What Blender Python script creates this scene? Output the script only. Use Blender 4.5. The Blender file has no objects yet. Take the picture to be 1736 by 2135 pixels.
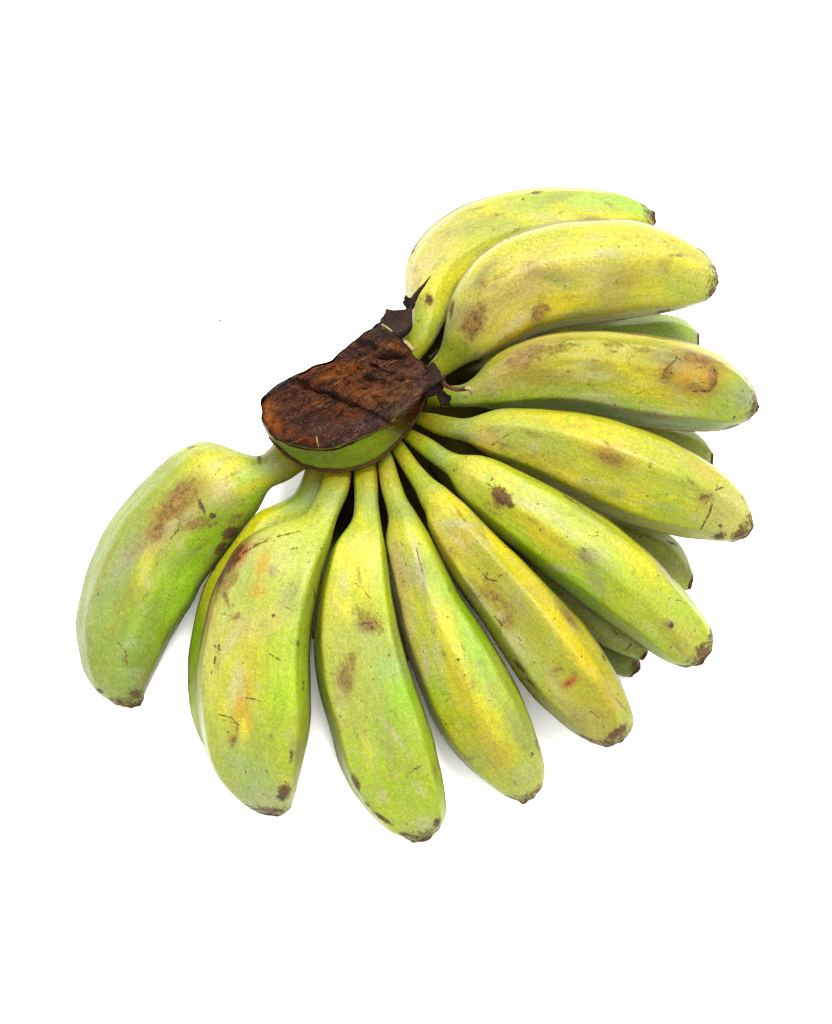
import bpy, math, random
import numpy as np
from mathutils import Vector, Matrix

random.seed(7)
rng = np.random.default_rng(7)
scene = bpy.context.scene
COL = scene.collection

# ------------------------------------------------------------------ camera
ELEV = math.radians(68.0)          # looking down on the surface
DIST = 0.80
FRAME_W = 0.334                    # metres across the frame at the target
LENS = 36.0 * DIST / FRAME_W
TARGET = Vector((0.0, 0.0, 0.040))
cam_data = bpy.data.cameras.new('camera')
cam = bpy.data.objects.new('camera', cam_data)
COL.objects.link(cam)
cam_data.sensor_fit = 'HORIZONTAL'
cam_data.sensor_width = 36.0
cam_data.lens = LENS
cam_data.clip_start = 0.01
cam_data.clip_end = 200.0
cam.location = TARGET + Vector((0, -math.cos(ELEV), math.sin(ELEV))) * DIST
cam.rotation_euler = (math.pi / 2 - ELEV, 0, 0)
scene.camera = cam

# ------------------------------------------------------------------ light
world = bpy.data.worlds.new('World')
scene.world = world
world.use_nodes = True
bg = world.node_tree.nodes['Background']
# plain overcast sky: the zenith three times as bright as the horizon
wt = world.node_tree
w_tc = wt.nodes.new('ShaderNodeTexCoord'); w_sep = wt.nodes.new('ShaderNodeSeparateXYZ')
w_map = wt.nodes.new('ShaderNodeMapRange'); w_mul = wt.nodes.new('ShaderNodeVectorMath'); w_mul.operation = 'SCALE'
wt.links.new(w_tc.outputs['Generated'], w_sep.inputs[0]); wt.links.new(w_sep.outputs[2], w_map.inputs[0])
for i_, v_ in zip((1, 2, 3, 4), (0.0, 1.0, 0.333, 1.0)): w_map.inputs[i_].default_value = v_
w_mul.inputs[0].default_value = (1.0, 0.99, 0.97)
wt.links.new(w_map.outputs[0], w_mul.inputs['Scale']); wt.links.new(w_mul.outputs[0], bg.inputs['Color'])
bg.inputs['Strength'].default_value = 0.62
sun_data = bpy.data.lights.new('sun', 'SUN')
sun_data.energy = 1.5
sun_data.angle = math.radians(34)
sun_data.color = (1.0, 0.98, 0.94)
sun = bpy.data.objects.new('sun', sun_data)
COL.objects.link(sun)
sun.rotation_euler = Vector((-0.16, -0.36, -1.0)).to_track_quat('-Z', 'Y').to_euler()
scene.view_settings.view_transform = 'Standard'
scene.view_settings.look = 'None'
scene.view_settings.gamma = 1.0
scene.view_settings.use_curve_mapping = False
scene.view_settings.exposure = 2.72

# ------------------------------------------------------------------ helpers
VW, VH = 1736.0, 2135.0
FLOOR = 0.0118                     # height of the white surface
CAM_LOC = np.array(cam.location)
CAM_R = np.array(cam.rotation_euler.to_matrix())
CX, CY, CZ = CAM_R[:, 0], CAM_R[:, 1], CAM_R[:, 2]
K = 36.0 / LENS
ASP = 1024.0 / 832.0
CROPS = {                      # plan sheets the outlines below were measured on
    'v': (0.0, 0.0, 1.0),
    '1': (781.95, 364.9, 0.4805), '2': (781.95, 781.95, 0.4805),
    '3': (521.3, 573.4, 0.27026), '4': (104.3, 886.2, 0.3604),
    '5': (364.9, 938.3, 0.3907), '6': (781.95, 990.5, 0.3603),
}
def V(c, x, y):
    ox, oy, s = CROPS[c]
    return np.array((ox + x * s, oy + y * s))
def ray(p):
    p = np.atleast_2d(p)
    a = (p[:, 0] / VW - 0.5) * K
    b = (0.5 - p[:, 1] / VH) * K * ASP
    return a[:, None] * CX + b[:, None] * CY - CZ
def at(p, z):
    """points on the measured sight lines at height z above the surface"""
    d = ray(p)
    t = (np.asarray(z) - CAM_LOC[2]) / d[:, 2]
    return CAM_LOC + d * t[:, None]
def proj(P):
    q = P - CAM_LOC
    zc = -(q @ CZ)
    return np.stack([((q @ CX) / zc / K + 0.5) * VW, (0.5 - (q @ CY) / zc / K / ASP) * VH], 1), zc
def s2l(c):
    c = np.asarray(c, float) / 255.0
    return np.where(c <= 0.04045, c / 12.92, ((c + 0.055) / 1.055) ** 2.4)
ALB = 0.208
def alb(c):
    l = s2l(c)
    if l[1] > l[0]: l[0] += 0.08 * (l[1] - l[0])
    g = l.mean()
    return np.clip(g + (l - g) * 1.17, 0.004, 1) * ALB
def gsm(a, sig):
    if sig <= 0: return a
    r = int(3 * sig) + 1
    k = np.exp(-0.5 * (np.arange(-r, r + 1) / sig) ** 2); k /= k.sum()
    pad = np.concatenate([2 * a[0] - a[r:0:-1], a, 2 * a[-1] - a[-2:-r - 2:-1]])
    return np.stack([np.convolve(pad[:, i], k, 'valid') for i in range(a.shape[1])], 1)
def gsm_loop(a, sig):
    r = int(3 * sig) + 1
    k = np.exp(-0.5 * (np.arange(-r, r + 1) / sig) ** 2); k /= k.sum()
    pad = np.concatenate([a[-r:], a, a[:r]])
    return np.stack([np.convolve(pad[:, i], k, 'valid') for i in range(a.shape[1])], 1)
def catmull(pts, u, un):
    pts = np.asarray(pts, float)
    m = np.gradient(pts, u, axis=0)
    i = np.clip(np.searchsorted(u, un, side='right') - 1, 0, len(u) - 2)
    h = (u[i + 1] - u[i])[:, None]
    t = ((un - u[i]) / (u[i + 1] - u[i]))[:, None]
    return ((2*t**3 - 3*t**2 + 1) * pts[i] + (t**3 - 2*t**2 + t) * h * m[i]
            + (-2*t**3 + 3*t**2) * pts[i + 1] + (t**3 - t**2) * h * m[i + 1])
def wave_noise(P, freq, seed, n=14):
    g = np.random.default_rng(seed)
    out = np.zeros(len(P))
    for _ in range(n):
        d = g.normal(size=3); d *= freq * (0.5 + g.random()) / np.linalg.norm(d)
        out += np.sin(P @ d + g.random() * 6.283)
    return out / math.sqrt(n)

def make_mesh(name, verts, quads, mat, parent=None, normals=None, attrs=None, tris=None):
    me = bpy.data.meshes.new(name)
    faces = [tuple(map(int, q)) for q in quads]
    if tris is not None: faces += [tuple(map(int, t)) for t in tris]
    me.from_pydata([tuple(v) for v in np.asarray(verts, float)], [], faces)
    me.polygons.foreach_set('use_smooth', [True] * len(me.polygons))
    if attrs:
        for k, a in attrs.items():
            a = np.asarray(a, float)
            if a.ndim == 1:
                at_ = me.attributes.new(k, 'FLOAT', 'POINT'); at_.data.foreach_set('value', a.ravel())
            elif k.startswith('col'):
                at_ = me.attributes.new(k, 'FLOAT_COLOR', 'POINT')
                at_.data.foreach_set('color', np.concatenate([a, np.ones((len(a), 1))], 1).ravel())
            else:
                at_ = me.attributes.new(k, 'FLOAT_VECTOR', 'POINT'); at_.data.foreach_set('vector', a.ravel())
    me.materials.append(mat)
    me.update()
    if normals is not None:
        vi = np.array([q[0] for q in quads]); fn = np.zeros(len(me.polygons) * 3)
        me.polygons.foreach_get('normal', fn); fn = fn.reshape(-1, 3)[:len(vi)]
        if (fn * np.asarray(normals)[vi]).sum() < 0:
            me.flip_normals()
        me.normals_split_custom_set_from_vertices([tuple(n) for n in normals])
    o = bpy.data.objects.new(name, me)
    COL.objects.link(o)
    if parent is not None: o.parent = parent
    return o
def grid_quads(nr, nc, wrap=True):
    r = np.arange(nr - 1)[:, None]; c = np.arange(nc if wrap else nc - 1)[None, :]
    c2 = (c + 1) % nc
    return np.stack([r * nc + c, r * nc + c2, (r + 1) * nc + c2, (r + 1) * nc + c], -1).reshape(-1, 4)
def grid_normals(G):
    dv = np.roll(G, -1, 1) - np.roll(G, 1, 1)
    du = np.gradient(G, axis=0)
    n = np.cross(dv, du)
    n /= np.linalg.norm(n, axis=2, keepdims=True) + 1e-12
    return n

# ------------------------------------------------------------------ materials
class NT:
    def __init__(s, name):
        s.m = bpy.data.materials.new(name); s.m.use_nodes = True
        s.t = s.m.node_tree; s.t.nodes.clear()
        s.out = s.n('ShaderNodeOutputMaterial')
        s.b = s.n('ShaderNodeBsdfPrincipled')
        s.l(s.b.outputs[0], s.out.inputs[0])
    def n(s, typ, **kw):
        nd = s.t.nodes.new(typ)
        for k, v in kw.items(): setattr(nd, k, v)
        return nd
    def l(s, a, b): s.t.links.new(a, b)
    def attr(s, name): return s.n('ShaderNodeAttribute', attribute_name=name)
    def noise(s, vec, scale, detail=3, rough=0.55, dist=0.0):
        nd = s.n('ShaderNodeTexNoise')
        nd.inputs['Scale'].default_value = scale; nd.inputs['Detail'].default_value = detail
        nd.inputs['Roughness'].default_value = rough; nd.inputs['Distortion'].default_value = dist
        if vec is not None: s.l(vec, nd.inputs['Vector'])
        return nd.outputs['Fac']
    def vmul(s, vec, v):
        nd = s.n('ShaderNodeVectorMath', operation='MULTIPLY'); s.l(vec, nd.inputs[0]); nd.inputs[1].default_value = v
        return nd.outputs[0]
    def math(s, op, a, b=None, c=None, clamp=False):
        nd = s.n('ShaderNodeMath', operation=op, use_clamp=clamp)
        for i, x in enumerate((a, b, c)):
            if x is None: continue
            if isinstance(x, (int, float)): nd.inputs[i].default_value = x
            else: s.l(x, nd.inputs[i])
        return nd.outputs[0]
    def ramp(s, x, lo, hi, a=0.0, b=1.0):
        nd = s.n('ShaderNodeMapRange', interpolation_type='SMOOTHSTEP')
        s.l(x, nd.inputs[0])
        for i, v in zip((1, 2, 3, 4), (lo, hi, a, b)): nd.inputs[i].default_value = v
        return nd.outputs[0]
    def mix(s, fac, a, b, blend='MIX'):
        nd = s.n('ShaderNodeMix', data_type='RGBA', blend_type=blend)
        for sock, x in ((nd.inputs[0], fac), (nd.inputs[6], a), (nd.inputs[7], b)):
            if isinstance(x, (int, float)): sock.default_value = x
            elif isinstance(x, (tuple, list, np.ndarray)): sock.default_value = (*[float(i) for i in x][:3], 1)
            else: s.l(x, sock)
        return nd.outputs[2]
    def bump(s, h, dist, strength=1.0, prev=None):
        nd = s.n('ShaderNodeBump'); nd.inputs['Distance'].default_value = dist
        nd.inputs['Strength'].default_value = strength
        s.l(h, nd.inputs['Height'])
        if prev is not None: s.l(prev, nd.inputs['Normal'])
        return nd.outputs[0]

def peel_material():
    k = NT('banana_peel')
    pc = k.attr('pc').outputs['Vector']              # unrolled peel coordinates, metres
    col = k.attr('col').outputs['Color']
    scar = k.attr('scar').outputs['Fac']
    bru = k.attr('bruise').outputs['Fac']
    rid = k.attr('ridge').outputs['Fac']
    bw_ = k.n('ShaderNodeRGBToBW'); k.l(col, bw_.inputs[0])
    pale_peel = k.ramp(bw_.outputs[0], 0.012, 0.06)          # pale wax and scuffs kept off dark colours, painted shade included
    long = k.vmul(pc, (0.10, 1, 1))
    longer = k.vmul(pc, (0.035, 1, 1))
    # broad mottling between greener and yellower peel
    mot = k.ramp(k.noise(k.vmul(pc, (0.45, 1, 1)), 75, 4, 0.6, 0.6), 0.36, 0.66)
    c = k.mix(mot, col, (1.12, 1.08, 0.78), 'MULTIPLY')
    mot2 = k.ramp(k.noise(k.vmul(pc, (0.4, 1, 1)), 110, 4, 0.6, 0.4), 0.48, 0.74)
    c = k.mix(mot2, c, (0.86, 0.95, 0.80), 'MULTIPLY')
    # fibre streaks along the fruit
    st = k.noise(longer, 900, 3, 0.6)
    c = k.mix(k.ramp(st, 0.35, 0.7), c, (1.07, 1.06, 1.10), 'MULTIPLY')
    st2 = k.noise(long, 420, 4, 0.65)
    c = k.mix(k.ramp(st2, 0.50, 0.78), c, (0.86, 0.83, 0.80), 'MULTIPLY')
    # waxy grey bloom patches
    wax = k.ramp(k.noise(k.vmul(pc, (0.6, 1, 1)), 62, 5, 0.70, 0.8), 0.52, 0.74)
    c = k.mix(k.math('MULTIPLY', k.math('MULTIPLY', wax, pale_peel), 0.36), c, alb((198, 198, 150)))
    # fine stipple
    sp = k.noise(pc, 2600, 2, 0.7)
    c = k.mix(k.ramp(sp, 0.36, 0.66), c, (0.74, 0.74, 0.66), 'MULTIPLY')
    sp2 = k.noise(pc, 1500, 2, 0.6)
    c = k.mix(k.ramp(sp2, 0.48, 0.70), c, (1.26, 1.26, 1.36), 'MULTIPLY')
    sp3 = k.noise(pc, 760, 3, 0.7)
    c = k.mix(k.ramp(sp3, 0.40, 0.62), c, (0.84, 0.84, 0.76), 'MULTIPLY')
    sp4 = k.noise(pc, 1900, 2, 0.6)
    c = k.mix(k.ramp(sp4, 0.58, 0.70), c, (0.80, 0.81, 0.72), 'MULTIPLY')
    c = k.mix(1.0, c, (1.13, 1.13, 1.13), 'MULTIPLY')
    # irregular scuffs with broken edges, greyish or tan
    scf = k.noise(k.vmul(pc, (0.7, 1, 1)), 140, 8, 0.78, 0.9)
    c = k.mix(k.math('MULTIPLY', pale_peel, k.ramp(scf, 0.57, 0.63, 0.0, 0.46)), c, alb((206, 198, 142)))
    scf2 = k.noise(k.vmul(pc, (0.55, 1, 1)), 118, 9, 0.82, 1.2)
    c = k.mix(k.math('MULTIPLY', pale_peel, k.ramp(scf2, 0.58, 0.65, 0.0, 0.50)), c, alb((150, 128, 66)))
    scf3 = k.noise(k.vmul(pc, (0.8, 1, 1)), 170, 8, 0.78, 0.5)
    c = k.mix(k.math('MULTIPLY', pale_peel, k.ramp(scf3, 0.57, 0.63, 0.0, 0.40)), c, alb((138, 176, 60)))
    # bundles of fine rub marks lying across and along the fruit
    for vv, sc_, ms, o_, cc in (((1.0, 0.12, 0.12), 520, 70, 0.42, (120, 104, 52)), ((0.10, 1.0, 1.0), 520, 58, 0.36, (226, 222, 176)), ((0.5, 0.16, 0.9), 460, 64, 0.38, (130, 112, 60))):
        rb = k.noise(k.vmul(pc, vv), sc_, 2, 0.5, 0.3)
        rbm = k.math('MULTIPLY', k.ramp(k.math('ABSOLUTE', k.math('SUBTRACT', rb, 0.5)), 0.0, 0.014, 1.0, 0.0), k.ramp(k.noise(pc, ms, 4, 0.6, 0.4), 0.54, 0.64))
        c = k.mix(k.math('MULTIPLY', k.math('MULTIPLY', rbm, pale_peel), o_ * 1.6), c, alb(cc))
    # bruises: brown, stippled and streaked
    bn = k.math('ADD', k.math('MULTIPLY', k.noise(k.vmul(pc, (0.5, 1, 1)), 520, 5, 0.75), 1.1), k.math('MULTIPLY', k.noise(pc, 160, 4, 0.7), 0.9))
    bstip = k.ramp(bn, 0.78, 1.12, 0.42, 1.0)
    bfr = k.noise(k.vmul(pc, (0.6, 1, 1)), 230, 9, 0.82, 0.6)
    bfield = k.math('ADD', bru, k.math('MULTIPLY', k.math('SUBTRACT', bfr, 0.5), 2.6))
    bsoft = k.ramp(bru, 0.05, 0.95, 0.0, 0.42)
    bcr = k.ramp(bfield, 0.46, 0.86)
    bm = k.math('MAXIMUM', bsoft, k.math('MULTIPLY', bcr, 0.90))
    bcol = k.mix(k.ramp(k.noise(pc, 540, 6, 0.8), 0.40, 0.60), alb((92, 52, 20)), alb((176, 132, 62)))
    c = k.mix(k.math('MULTIPLY', k.math('MULTIPLY', bm, k.ramp(bn, 0.75, 1.1, 0.65, 1.0)), pale_peel), c, bcol)
    sm_a = k.ramp(k.noise(k.vmul(pc, (0.5, 1, 1)), 88, 5, 0.66, 0.7), 0.57, 0.72)
    c = k.mix(k.math('MULTIPLY', k.math('MULTIPLY', k.math('MULTIPLY', sm_a, bstip), pale_peel), 0.40), c, alb((146, 116, 64)))
    # sparse pin-prick freckles
    vo = k.n('ShaderNodeTexVoronoi'); vo.inputs['Scale'].default_value = 290; k.l(pc, vo.inputs['Vector'])
    vcol = k.n('ShaderNodeSeparateColor'); k.l(vo.outputs['Color'], vcol.inputs[0])
    pick = k.ramp(vcol.outputs[0], 0.70, 0.74)
    rad = k.math('MULTIPLY', vcol.outputs[1], 0.15)
    fre = k.math('MULTIPLY', k.math('LESS_THAN', vo.outputs['Distance'], k.math('ADD', rad, 0.04)), pick)
    c = k.mix(k.math('MULTIPLY', fre, 0.62), c, alb((88, 72, 28)))
    # hair-thin scratches
    wv = k.noise(k.vmul(pc, (1.0, 0.22, 0.22)), 330, 3, 0.5, 1.8)
    scr = k.math('MULTIPLY', k.ramp(k.math('ABSOLUTE', k.math('SUBTRACT', wv, 0.5)), 0.0, 0.010, 1.0, 0.0),
                 k.ramp(k.noise(pc, 48, 3, 0.5), 0.53, 0.64))
    c = k.mix(k.math('MULTIPLY', k.math('MULTIPLY', scr, pale_peel), 0.70), c, alb((112, 96, 44)))
    # rubbed, browned ridges
    rn = k.noise(k.vmul(pc, (0.3, 1, 1)), 210, 5, 0.7)
    rm = k.ramp(k.math('ADD', k.math('MULTIPLY', rid, 0.80), rn), 0.93, 1.15)
    c = k.mix(k.math('MULTIPLY', rm, 0.70), c, alb((92, 54, 22)))
    # scars: dark, sharply edged, cracked
    sn = k.noise(pc, 620, 5, 0.75)
    sm = k.ramp(k.math('ADD', scar, k.math('MULTIPLY', k.math('SUBTRACT', sn, 0.5), 1.25)), 0.34, 0.66)
    scol = k.mix(k.ramp(k.noise(pc, 760, 4, 0.7), 0.36, 0.66), alb((24, 12, 8)), alb((140, 84, 46)))
    c = k.mix(k.math('MULTIPLY', sm, 0.92), c, scol)
    k.l(c, k.b.inputs['Base Color'])
    ro = k.ramp(k.noise(long, 260, 3), 0.3, 0.7, 0.40, 0.58)
    k.l(k.math('ADD', ro, k.math('MULTIPLY', sm, 0.25)), k.b.inputs['Roughness'])
    k.l(k.math('MULTIPLY', pale_peel, 0.18), k.b.inputs['Specular IOR Level'])
    k.b.inputs['Subsurface Weight'].default_value = 0.0
    h = k.math('ADD', k.math('MULTIPLY', st2, 0.5), k.math('MULTIPLY', k.noise(pc, 1100, 4, 0.7), 0.5))
    b1 = k.bump(h, 0.00022, 0.8)
    hb = k.math('SUBTRACT', k.noise(k.vmul(pc, (0.35, 1, 1)), 130, 3), k.math('ADD', k.math('MULTIPLY', sm, 0.5), k.math('MULTIPLY', bcr, 0.22)))
    k.l(k.bump(hb, 0.0010, 0.7, b1), k.b.inputs['Normal'])
    return k.m
PEEL = peel_material()

def rough_material(name, dark, mid, light, scale=300, bump=0.0006, rough=0.8, use_col=False, spec=0.12):
    k = NT(name)
    tc = k.n('ShaderNodeTexCoord').outputs['Object']
    n1 = k.noise(tc, scale, 6, 0.72, 0.5)
    n2 = k.noise(tc, scale * 3.3, 4, 0.7)
    base = k.attr('col').outputs['Color'] if use_col else mid
    c = k.mix(k.ramp(n1, 0.38, 0.58, 0.62, 0.0), base, dark)
    c = k.mix(k.ramp(n2, 0.54, 0.72, 0.0, 0.6), c, light)
    if use_col:
        # split-wood grain running along the crown
        rot = k.n('ShaderNodeVectorRotate', rotation_type='Z_AXIS'); rot.inputs['Angle'].default_value = math.radians(-33)
        k.l(tc, rot.inputs['Vector']); gv = rot.outputs[0]
        n3 = k.noise(k.vmul(gv, (0.28, 1, 1)), 190, 8, 0.78, 0.9)
        c = k.mix(k.ramp(n3, 0.38, 0.54, 0.90, 0.0), c, dark)
        c = k.mix(k.ramp(n3, 0.58, 0.72, 0.0, 0.45), c, alb((124, 76, 50)))
        n4 = k.noise(k.vmul(gv, (0.10, 1, 1)), 520, 5, 0.7, 0.8)
        c = k.mix(k.ramp(n4, 0.56, 0.70, 0.0, 0.50), c, light)
        c = k.mix(k.ramp(n4, 0.32, 0.44, 0.60, 0.0), c, dark)
        po = k.n('ShaderNodeTexVoronoi'); po.inputs['Scale'].default_value = 760; k.l(k.vmul(gv, (0.7, 1, 1)), po.inputs['Vector'])
        pr_ = k.ramp(po.outputs['Distance'], 0.10, 0.24, 1.0, 0.0)          # open pores of cut vessels
        c = k.mix(k.math('MULTIPLY', pr_, k.ramp(n2, 0.46, 0.56, 0.0, 0.75)), c, dark)
        n5 = k.noise(tc, 1500, 4, 0.7)
        c = k.mix(k.ramp(n5, 0.55, 0.68, 0.0, 0.55), c, light)
        c = k.mix(1.0, c, (1.32, 1.38, 1.46), 'MULTIPLY')
        n1 = k.math('ADD', k.math('MULTIPLY', n1, 0.6), k.math('ADD', n3, k.math('MULTIPLY', n4, 0.7)))
    k.l(c, k.b.inputs['Base Color'])
    k.b.inputs['Roughness'].default_value = rough
    k.b.inputs['Specular IOR Level'].default_value = spec
    h = k.math('ADD', n1, k.math('MULTIPLY', n2, 0.6))
    k.l(k.bump(h, bump, 1.0), k.b.inputs['Normal'])
    return k.m
TIP = rough_material('dried_tip', alb((34, 20, 12)), alb((104, 76, 42)), alb((160, 136, 84)), 420, 0.0008)
CUT = rough_material('oxidised_cut', alb((18, 11, 10)), alb((80, 42, 30)), alb((172, 120, 82)), 330, 0.0014, 0.85, True, 0.05)
BARK = rough_material('dried_bract', alb((22, 14, 12)), alb((64, 40, 32)), alb((132, 86, 60)), 300, 0.0012)
SEAM = rough_material('brown_seam', alb((50, 30, 18)), alb((104, 66, 38)), alb((150, 108, 66)), 420, 0.0004)
NODE = rough_material('black_scab', alb((14, 9, 8)), alb((50, 34, 26)), alb((112, 78, 56)), 420, 0.0008, 0.7, False, 0.06)
STRAW = rough_material('dry_straw', alb((150, 120, 70)), alb((206, 184, 130)), alb((240, 228, 190)), 500, 0.0002, 0.6)

def white_material():
    k = NT('white_surface')
    tc = k.n('ShaderNodeTexCoord').outputs['Object']
    n = k.noise(tc, 60, 4, 0.6)
    k.l(k.mix(n, (0.86, 0.86, 0.86), (0.90, 0.90, 0.90)), k.b.inputs['Base Color'])
    k.b.inputs['Roughness'].default_value = 0.85
    k.b.inputs['Specular IOR Level'].default_value = 0.1
    return k.m

# ------------------------------------------------------------------ the surface
def build_surface():
    me = bpy.data.meshes.new('white_surface')
    s = 6.0
    me.from_pydata([(-s, -s, FLOOR), (s, -s, FLOOR), (s, s, FLOOR), (-s, s, FLOOR)], [], [(0, 1, 2, 3)])
    me.materials.append(white_material())
    o = bpy.data.objects.new('white_surface', me); COL.objects.link(o)
    o['kind'] = 'structure'
    o['label'] = 'plain bright white surface under the bananas'
build_surface()

# ------------------------------------------------------------------ the hand of bananas
hand = bpy.data.objects.new('banana_hand', None)
COL.objects.link(hand)
hand.empty_display_size = 0.05
hand['label'] = 'hand of stubby green and yellow cooking bananas fanned round a brown cut crown'
hand['category'] = 'bananas'

def mark_frames(c, mk, Pf, px, front):
    pass

def paint(P, N, px, zc, view, base, marks, fields):
    """colour patches and scars fixed at points of the peel (ellipsoids round those points)"""
    front = (np.einsum('ij,ij->i', N, view) > 0.05)
    idx = np.nonzero(front)[0]
    col = base.copy()
    for m in marks:
        kind, c = m[0], m[1]
        if kind == 'line':
            pts, wpx, op = m[2], m[3], m[4]
            pv = np.array([V(c, *p) for p in pts])
            i = idx[np.argmin(((px[idx] - pv.mean(0)) ** 2).sum(1))]
            sc = zc[i] * K / VW
            ctr = [P[idx[np.argmin(((px[idx] - p) ** 2).sum(1))]] for p in pv]
            best = np.full(len(P), 1e9)
            for a, b in zip(ctr[:-1], ctr[1:]):
                d = b - a; L = d @ d + 1e-12
                t = np.clip(((P - a) @ d) / L, 0, 1)
                best = np.minimum(best, np.linalg.norm(P - a - t[:, None] * d, axis=1))
            f = np.exp(-(best / (wpx * 0.9 * sc)) ** 2) * op * (0.95 + 0.22 * wave_noise(P, 1400, len(pts) * 7 + 3))
            fields['scar'] = np.maximum(fields['scar'], f)
            continue
        x, y, rx, ry, rot = m[2:7]
        s = CROPS[c][2]
        pv = V(c, x, y)
        i = idx[np.argmin(((px[idx] - pv) ** 2).sum(1))]
        sc = zc[i] * K / VW
        r = math.radians(rot)
        d1 = CX * math.cos(r) - CY * math.sin(r)
        d2 = CX * math.sin(r) + CY * math.cos(r)
        q = P - P[i]
        e = ((q @ d1) / (rx * s * sc)) ** 2 + ((q @ d2) / (ry * s * sc)) ** 2 + ((q @ CZ) / (2.2 * max(rx, ry) * s * sc)) ** 2
        f = np.exp(-e) * (front if kind != 'col' else 1.0)
        if kind == 'col':
            w = np.clip(f * 1.35, 0, 1) * (m[8] if len(m) > 8 else 0.85)
            col = col * (1 - w[:, None]) + alb(m[7]) * w[:, None]
        else:
            op = m[7] if len(m) > 7 else 1.0
            fields[kind] = np.maximum(fields[kind], f * op)
    return col

SQ = [(-1, 0.0), (-0.62, 0.78), (0.62, 0.80), (1, 0.0), (0.6, -0.8), (-0.6, -0.8)]
def banana(name, st, tip, nstem, zs, base, marks=(), prof=SQ, k=0.92, rows=230, cols=150, stemcol=(168, 186, 62),
           neckcol=(150, 170, 100), seed=0, smooth=3.0, soft=3.2, label=None, shade_reach=0.0, tipw=0.52, taper_t=0.008):
    A = np.array([V(c, x, y) for (c, x, y, _, _) in st])
    B = np.array([V(c, x, y) for (c, _, _, x, y) in st])
    tp = V(*tip)
    w_last = (B[-1] - A[-1]) * 0.5
    A = np.vstack([A, tp - w_last * tipw]); B = np.vstack([B, tp + w_last * tipw])
    # run the stalk back a little into the crown
    A = np.vstack([A[0] + (A[0] - A[1]) * 0.8, A]); B = np.vstack([B[0] + (B[0] - B[1]) * 0.8, B])
    C = (A + B) / 2
    u = np.concatenate([[0], np.cumsum(np.linalg.norm(np.diff(C, axis=0), axis=1) + 0.02)])
    un = np.linspace(0, u[-1], rows * 2)
    a = gsm(catmull(A, u, un), smooth * 1.6); b = gsm(catmull(B, u, un), smooth * 1.6)
    # even spacing along the fruit
    c = (a + b) / 2
    L = np.concatenate([[0], np.cumsum(np.linalg.norm(np.diff(c, axis=0), axis=1))])
    ln = np.linspace(0, L[-1], rows)
    a = np.stack([np.interp(ln, L, a[:, i]) for i in range(2)], 1)
    b = np.stack([np.interp(ln, L, b[:, i]) for i in range(2)], 1)
    t = ln / L[-1]
    cu = np.interp(un, un, L)
    t_stem = np.interp(u[nstem], un, L) / L[-1]
    zt, zv = zip(*zs)
    tz = np.linspace(0, 1, 60)
    zz = gsm(np.interp(tz, zt, zv)[:, None], 4)[:, 0]
    z = np.interp(t, tz, zz)
    c = (a + b) / 2
    Cc = at(c, z)
    depth = -((Cc - CAM_LOC) @ CZ)
    def atdepth(p): return CAM_LOC + ray(p) * depth[:, None]
    W = (atdepth(b) - atdepth(a)) / 2
    T = np.gradient(Cc, axis=0); T /= np.linalg.norm(T, axis=1, keepdims=True)
    T = gsm(T, 5); T /= np.linalg.norm(T, axis=1, keepdims=True)
    view = CAM_LOC - Cc; view /= np.linalg.norm(view, axis=1, keepdims=True)
    Nn = view - np.einsum('ij,ij->i', view, T)[:, None] * T
    Nn /= np.linalg.norm(Nn, axis=1, keepdims=True)
    Wp = W - np.einsum('ij,ij->i', W, T)[:, None] * T
    h = np.linalg.norm(Wp, axis=1) * k
    h = gsm(h[:, None], 3)[:, 0]
    # cross-section: a rounded polygon whose corners are the fruit's ridges
    pr = np.array(prof, float)
    seg = np.linalg.norm(np.roll(pr, -1, 0) - pr, axis=1)
    uu = np.concatenate([[0], np.cumsum(seg)])
    pp = np.vstack([pr, pr[:1]])
    dd = np.linspace(0, uu[-1], cols * 4, endpoint=False)
    poly = np.stack([np.interp(dd, uu, pp[:, i]) for i in range(2)], 1)
    sm = gsm_loop(poly, soft * 2.5 * cols / 150)
    raw = gsm_loop(poly, 1)
    ridge = 1 - np.clip(np.linalg.norm(gsm_loop(poly, 14 * cols / 150.) - raw, axis=1), 0, 1)
    # curvature as ridge strength
    d1 = np.roll(sm, -6, 0) - sm; d2 = sm - np.roll(sm, 6, 0)
    ang = np.abs(np.arctan2(d1[:, 0] * d2[:, 1] - d1[:, 1] * d2[:, 0], (d1 * d2).sum(1)))
    sm = sm[::4]; ang = ang[::4]; ang = ang / ang.max()
    sm[:, 0] = (sm[:, 0] - (sm[:, 0].max() + sm[:, 0].min()) / 2) / ((sm[:, 0].max() - sm[:, 0].min()) / 2)
    th = np.arctan2(sm[:, 1], sm[:, 0])
    circ = np.stack([np.cos(th), np.sin(th)], 1)
    def smooth01(x): x = np.clip(x, 0, 1); return x * x * (3 - 2 * x)
    bl = (0.25 + 0.75 * smooth01((t - t_stem * 0.8) / 0.22)) * (1 - 0.55 * smooth01((t - 0.86) / 0.14))
    S = bl[:, None, None] * sm[None] + (1 - bl)[:, None, None] * circ[None]
    G = Cc[:, None] + W[:, None] * S[..., :1] + Nn[:, None] * (h[:, None] * S[..., 1])[..., None]
    N = grid_normals(G)
    if np.einsum('ijk,ijk->ij', N, G - Cc[:, None]).mean() < 0: N = -N; flip = True
    else: flip = False
    # gentle lumps so that no fruit is a perfect loft
    P = G.reshape(-1, 3)
    lump = wave_noise(P, 150, seed * 3 + 1) * 0.00022 + wave_noise(P, 420, seed * 3 + 2) * 0.00009
    lump = lump.reshape(rows, cols) * smooth01((t - 0.02) / 0.1)[:, None]
    tipw_ = smooth01((t - 0.955) / 0.03)[:, None]
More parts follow.
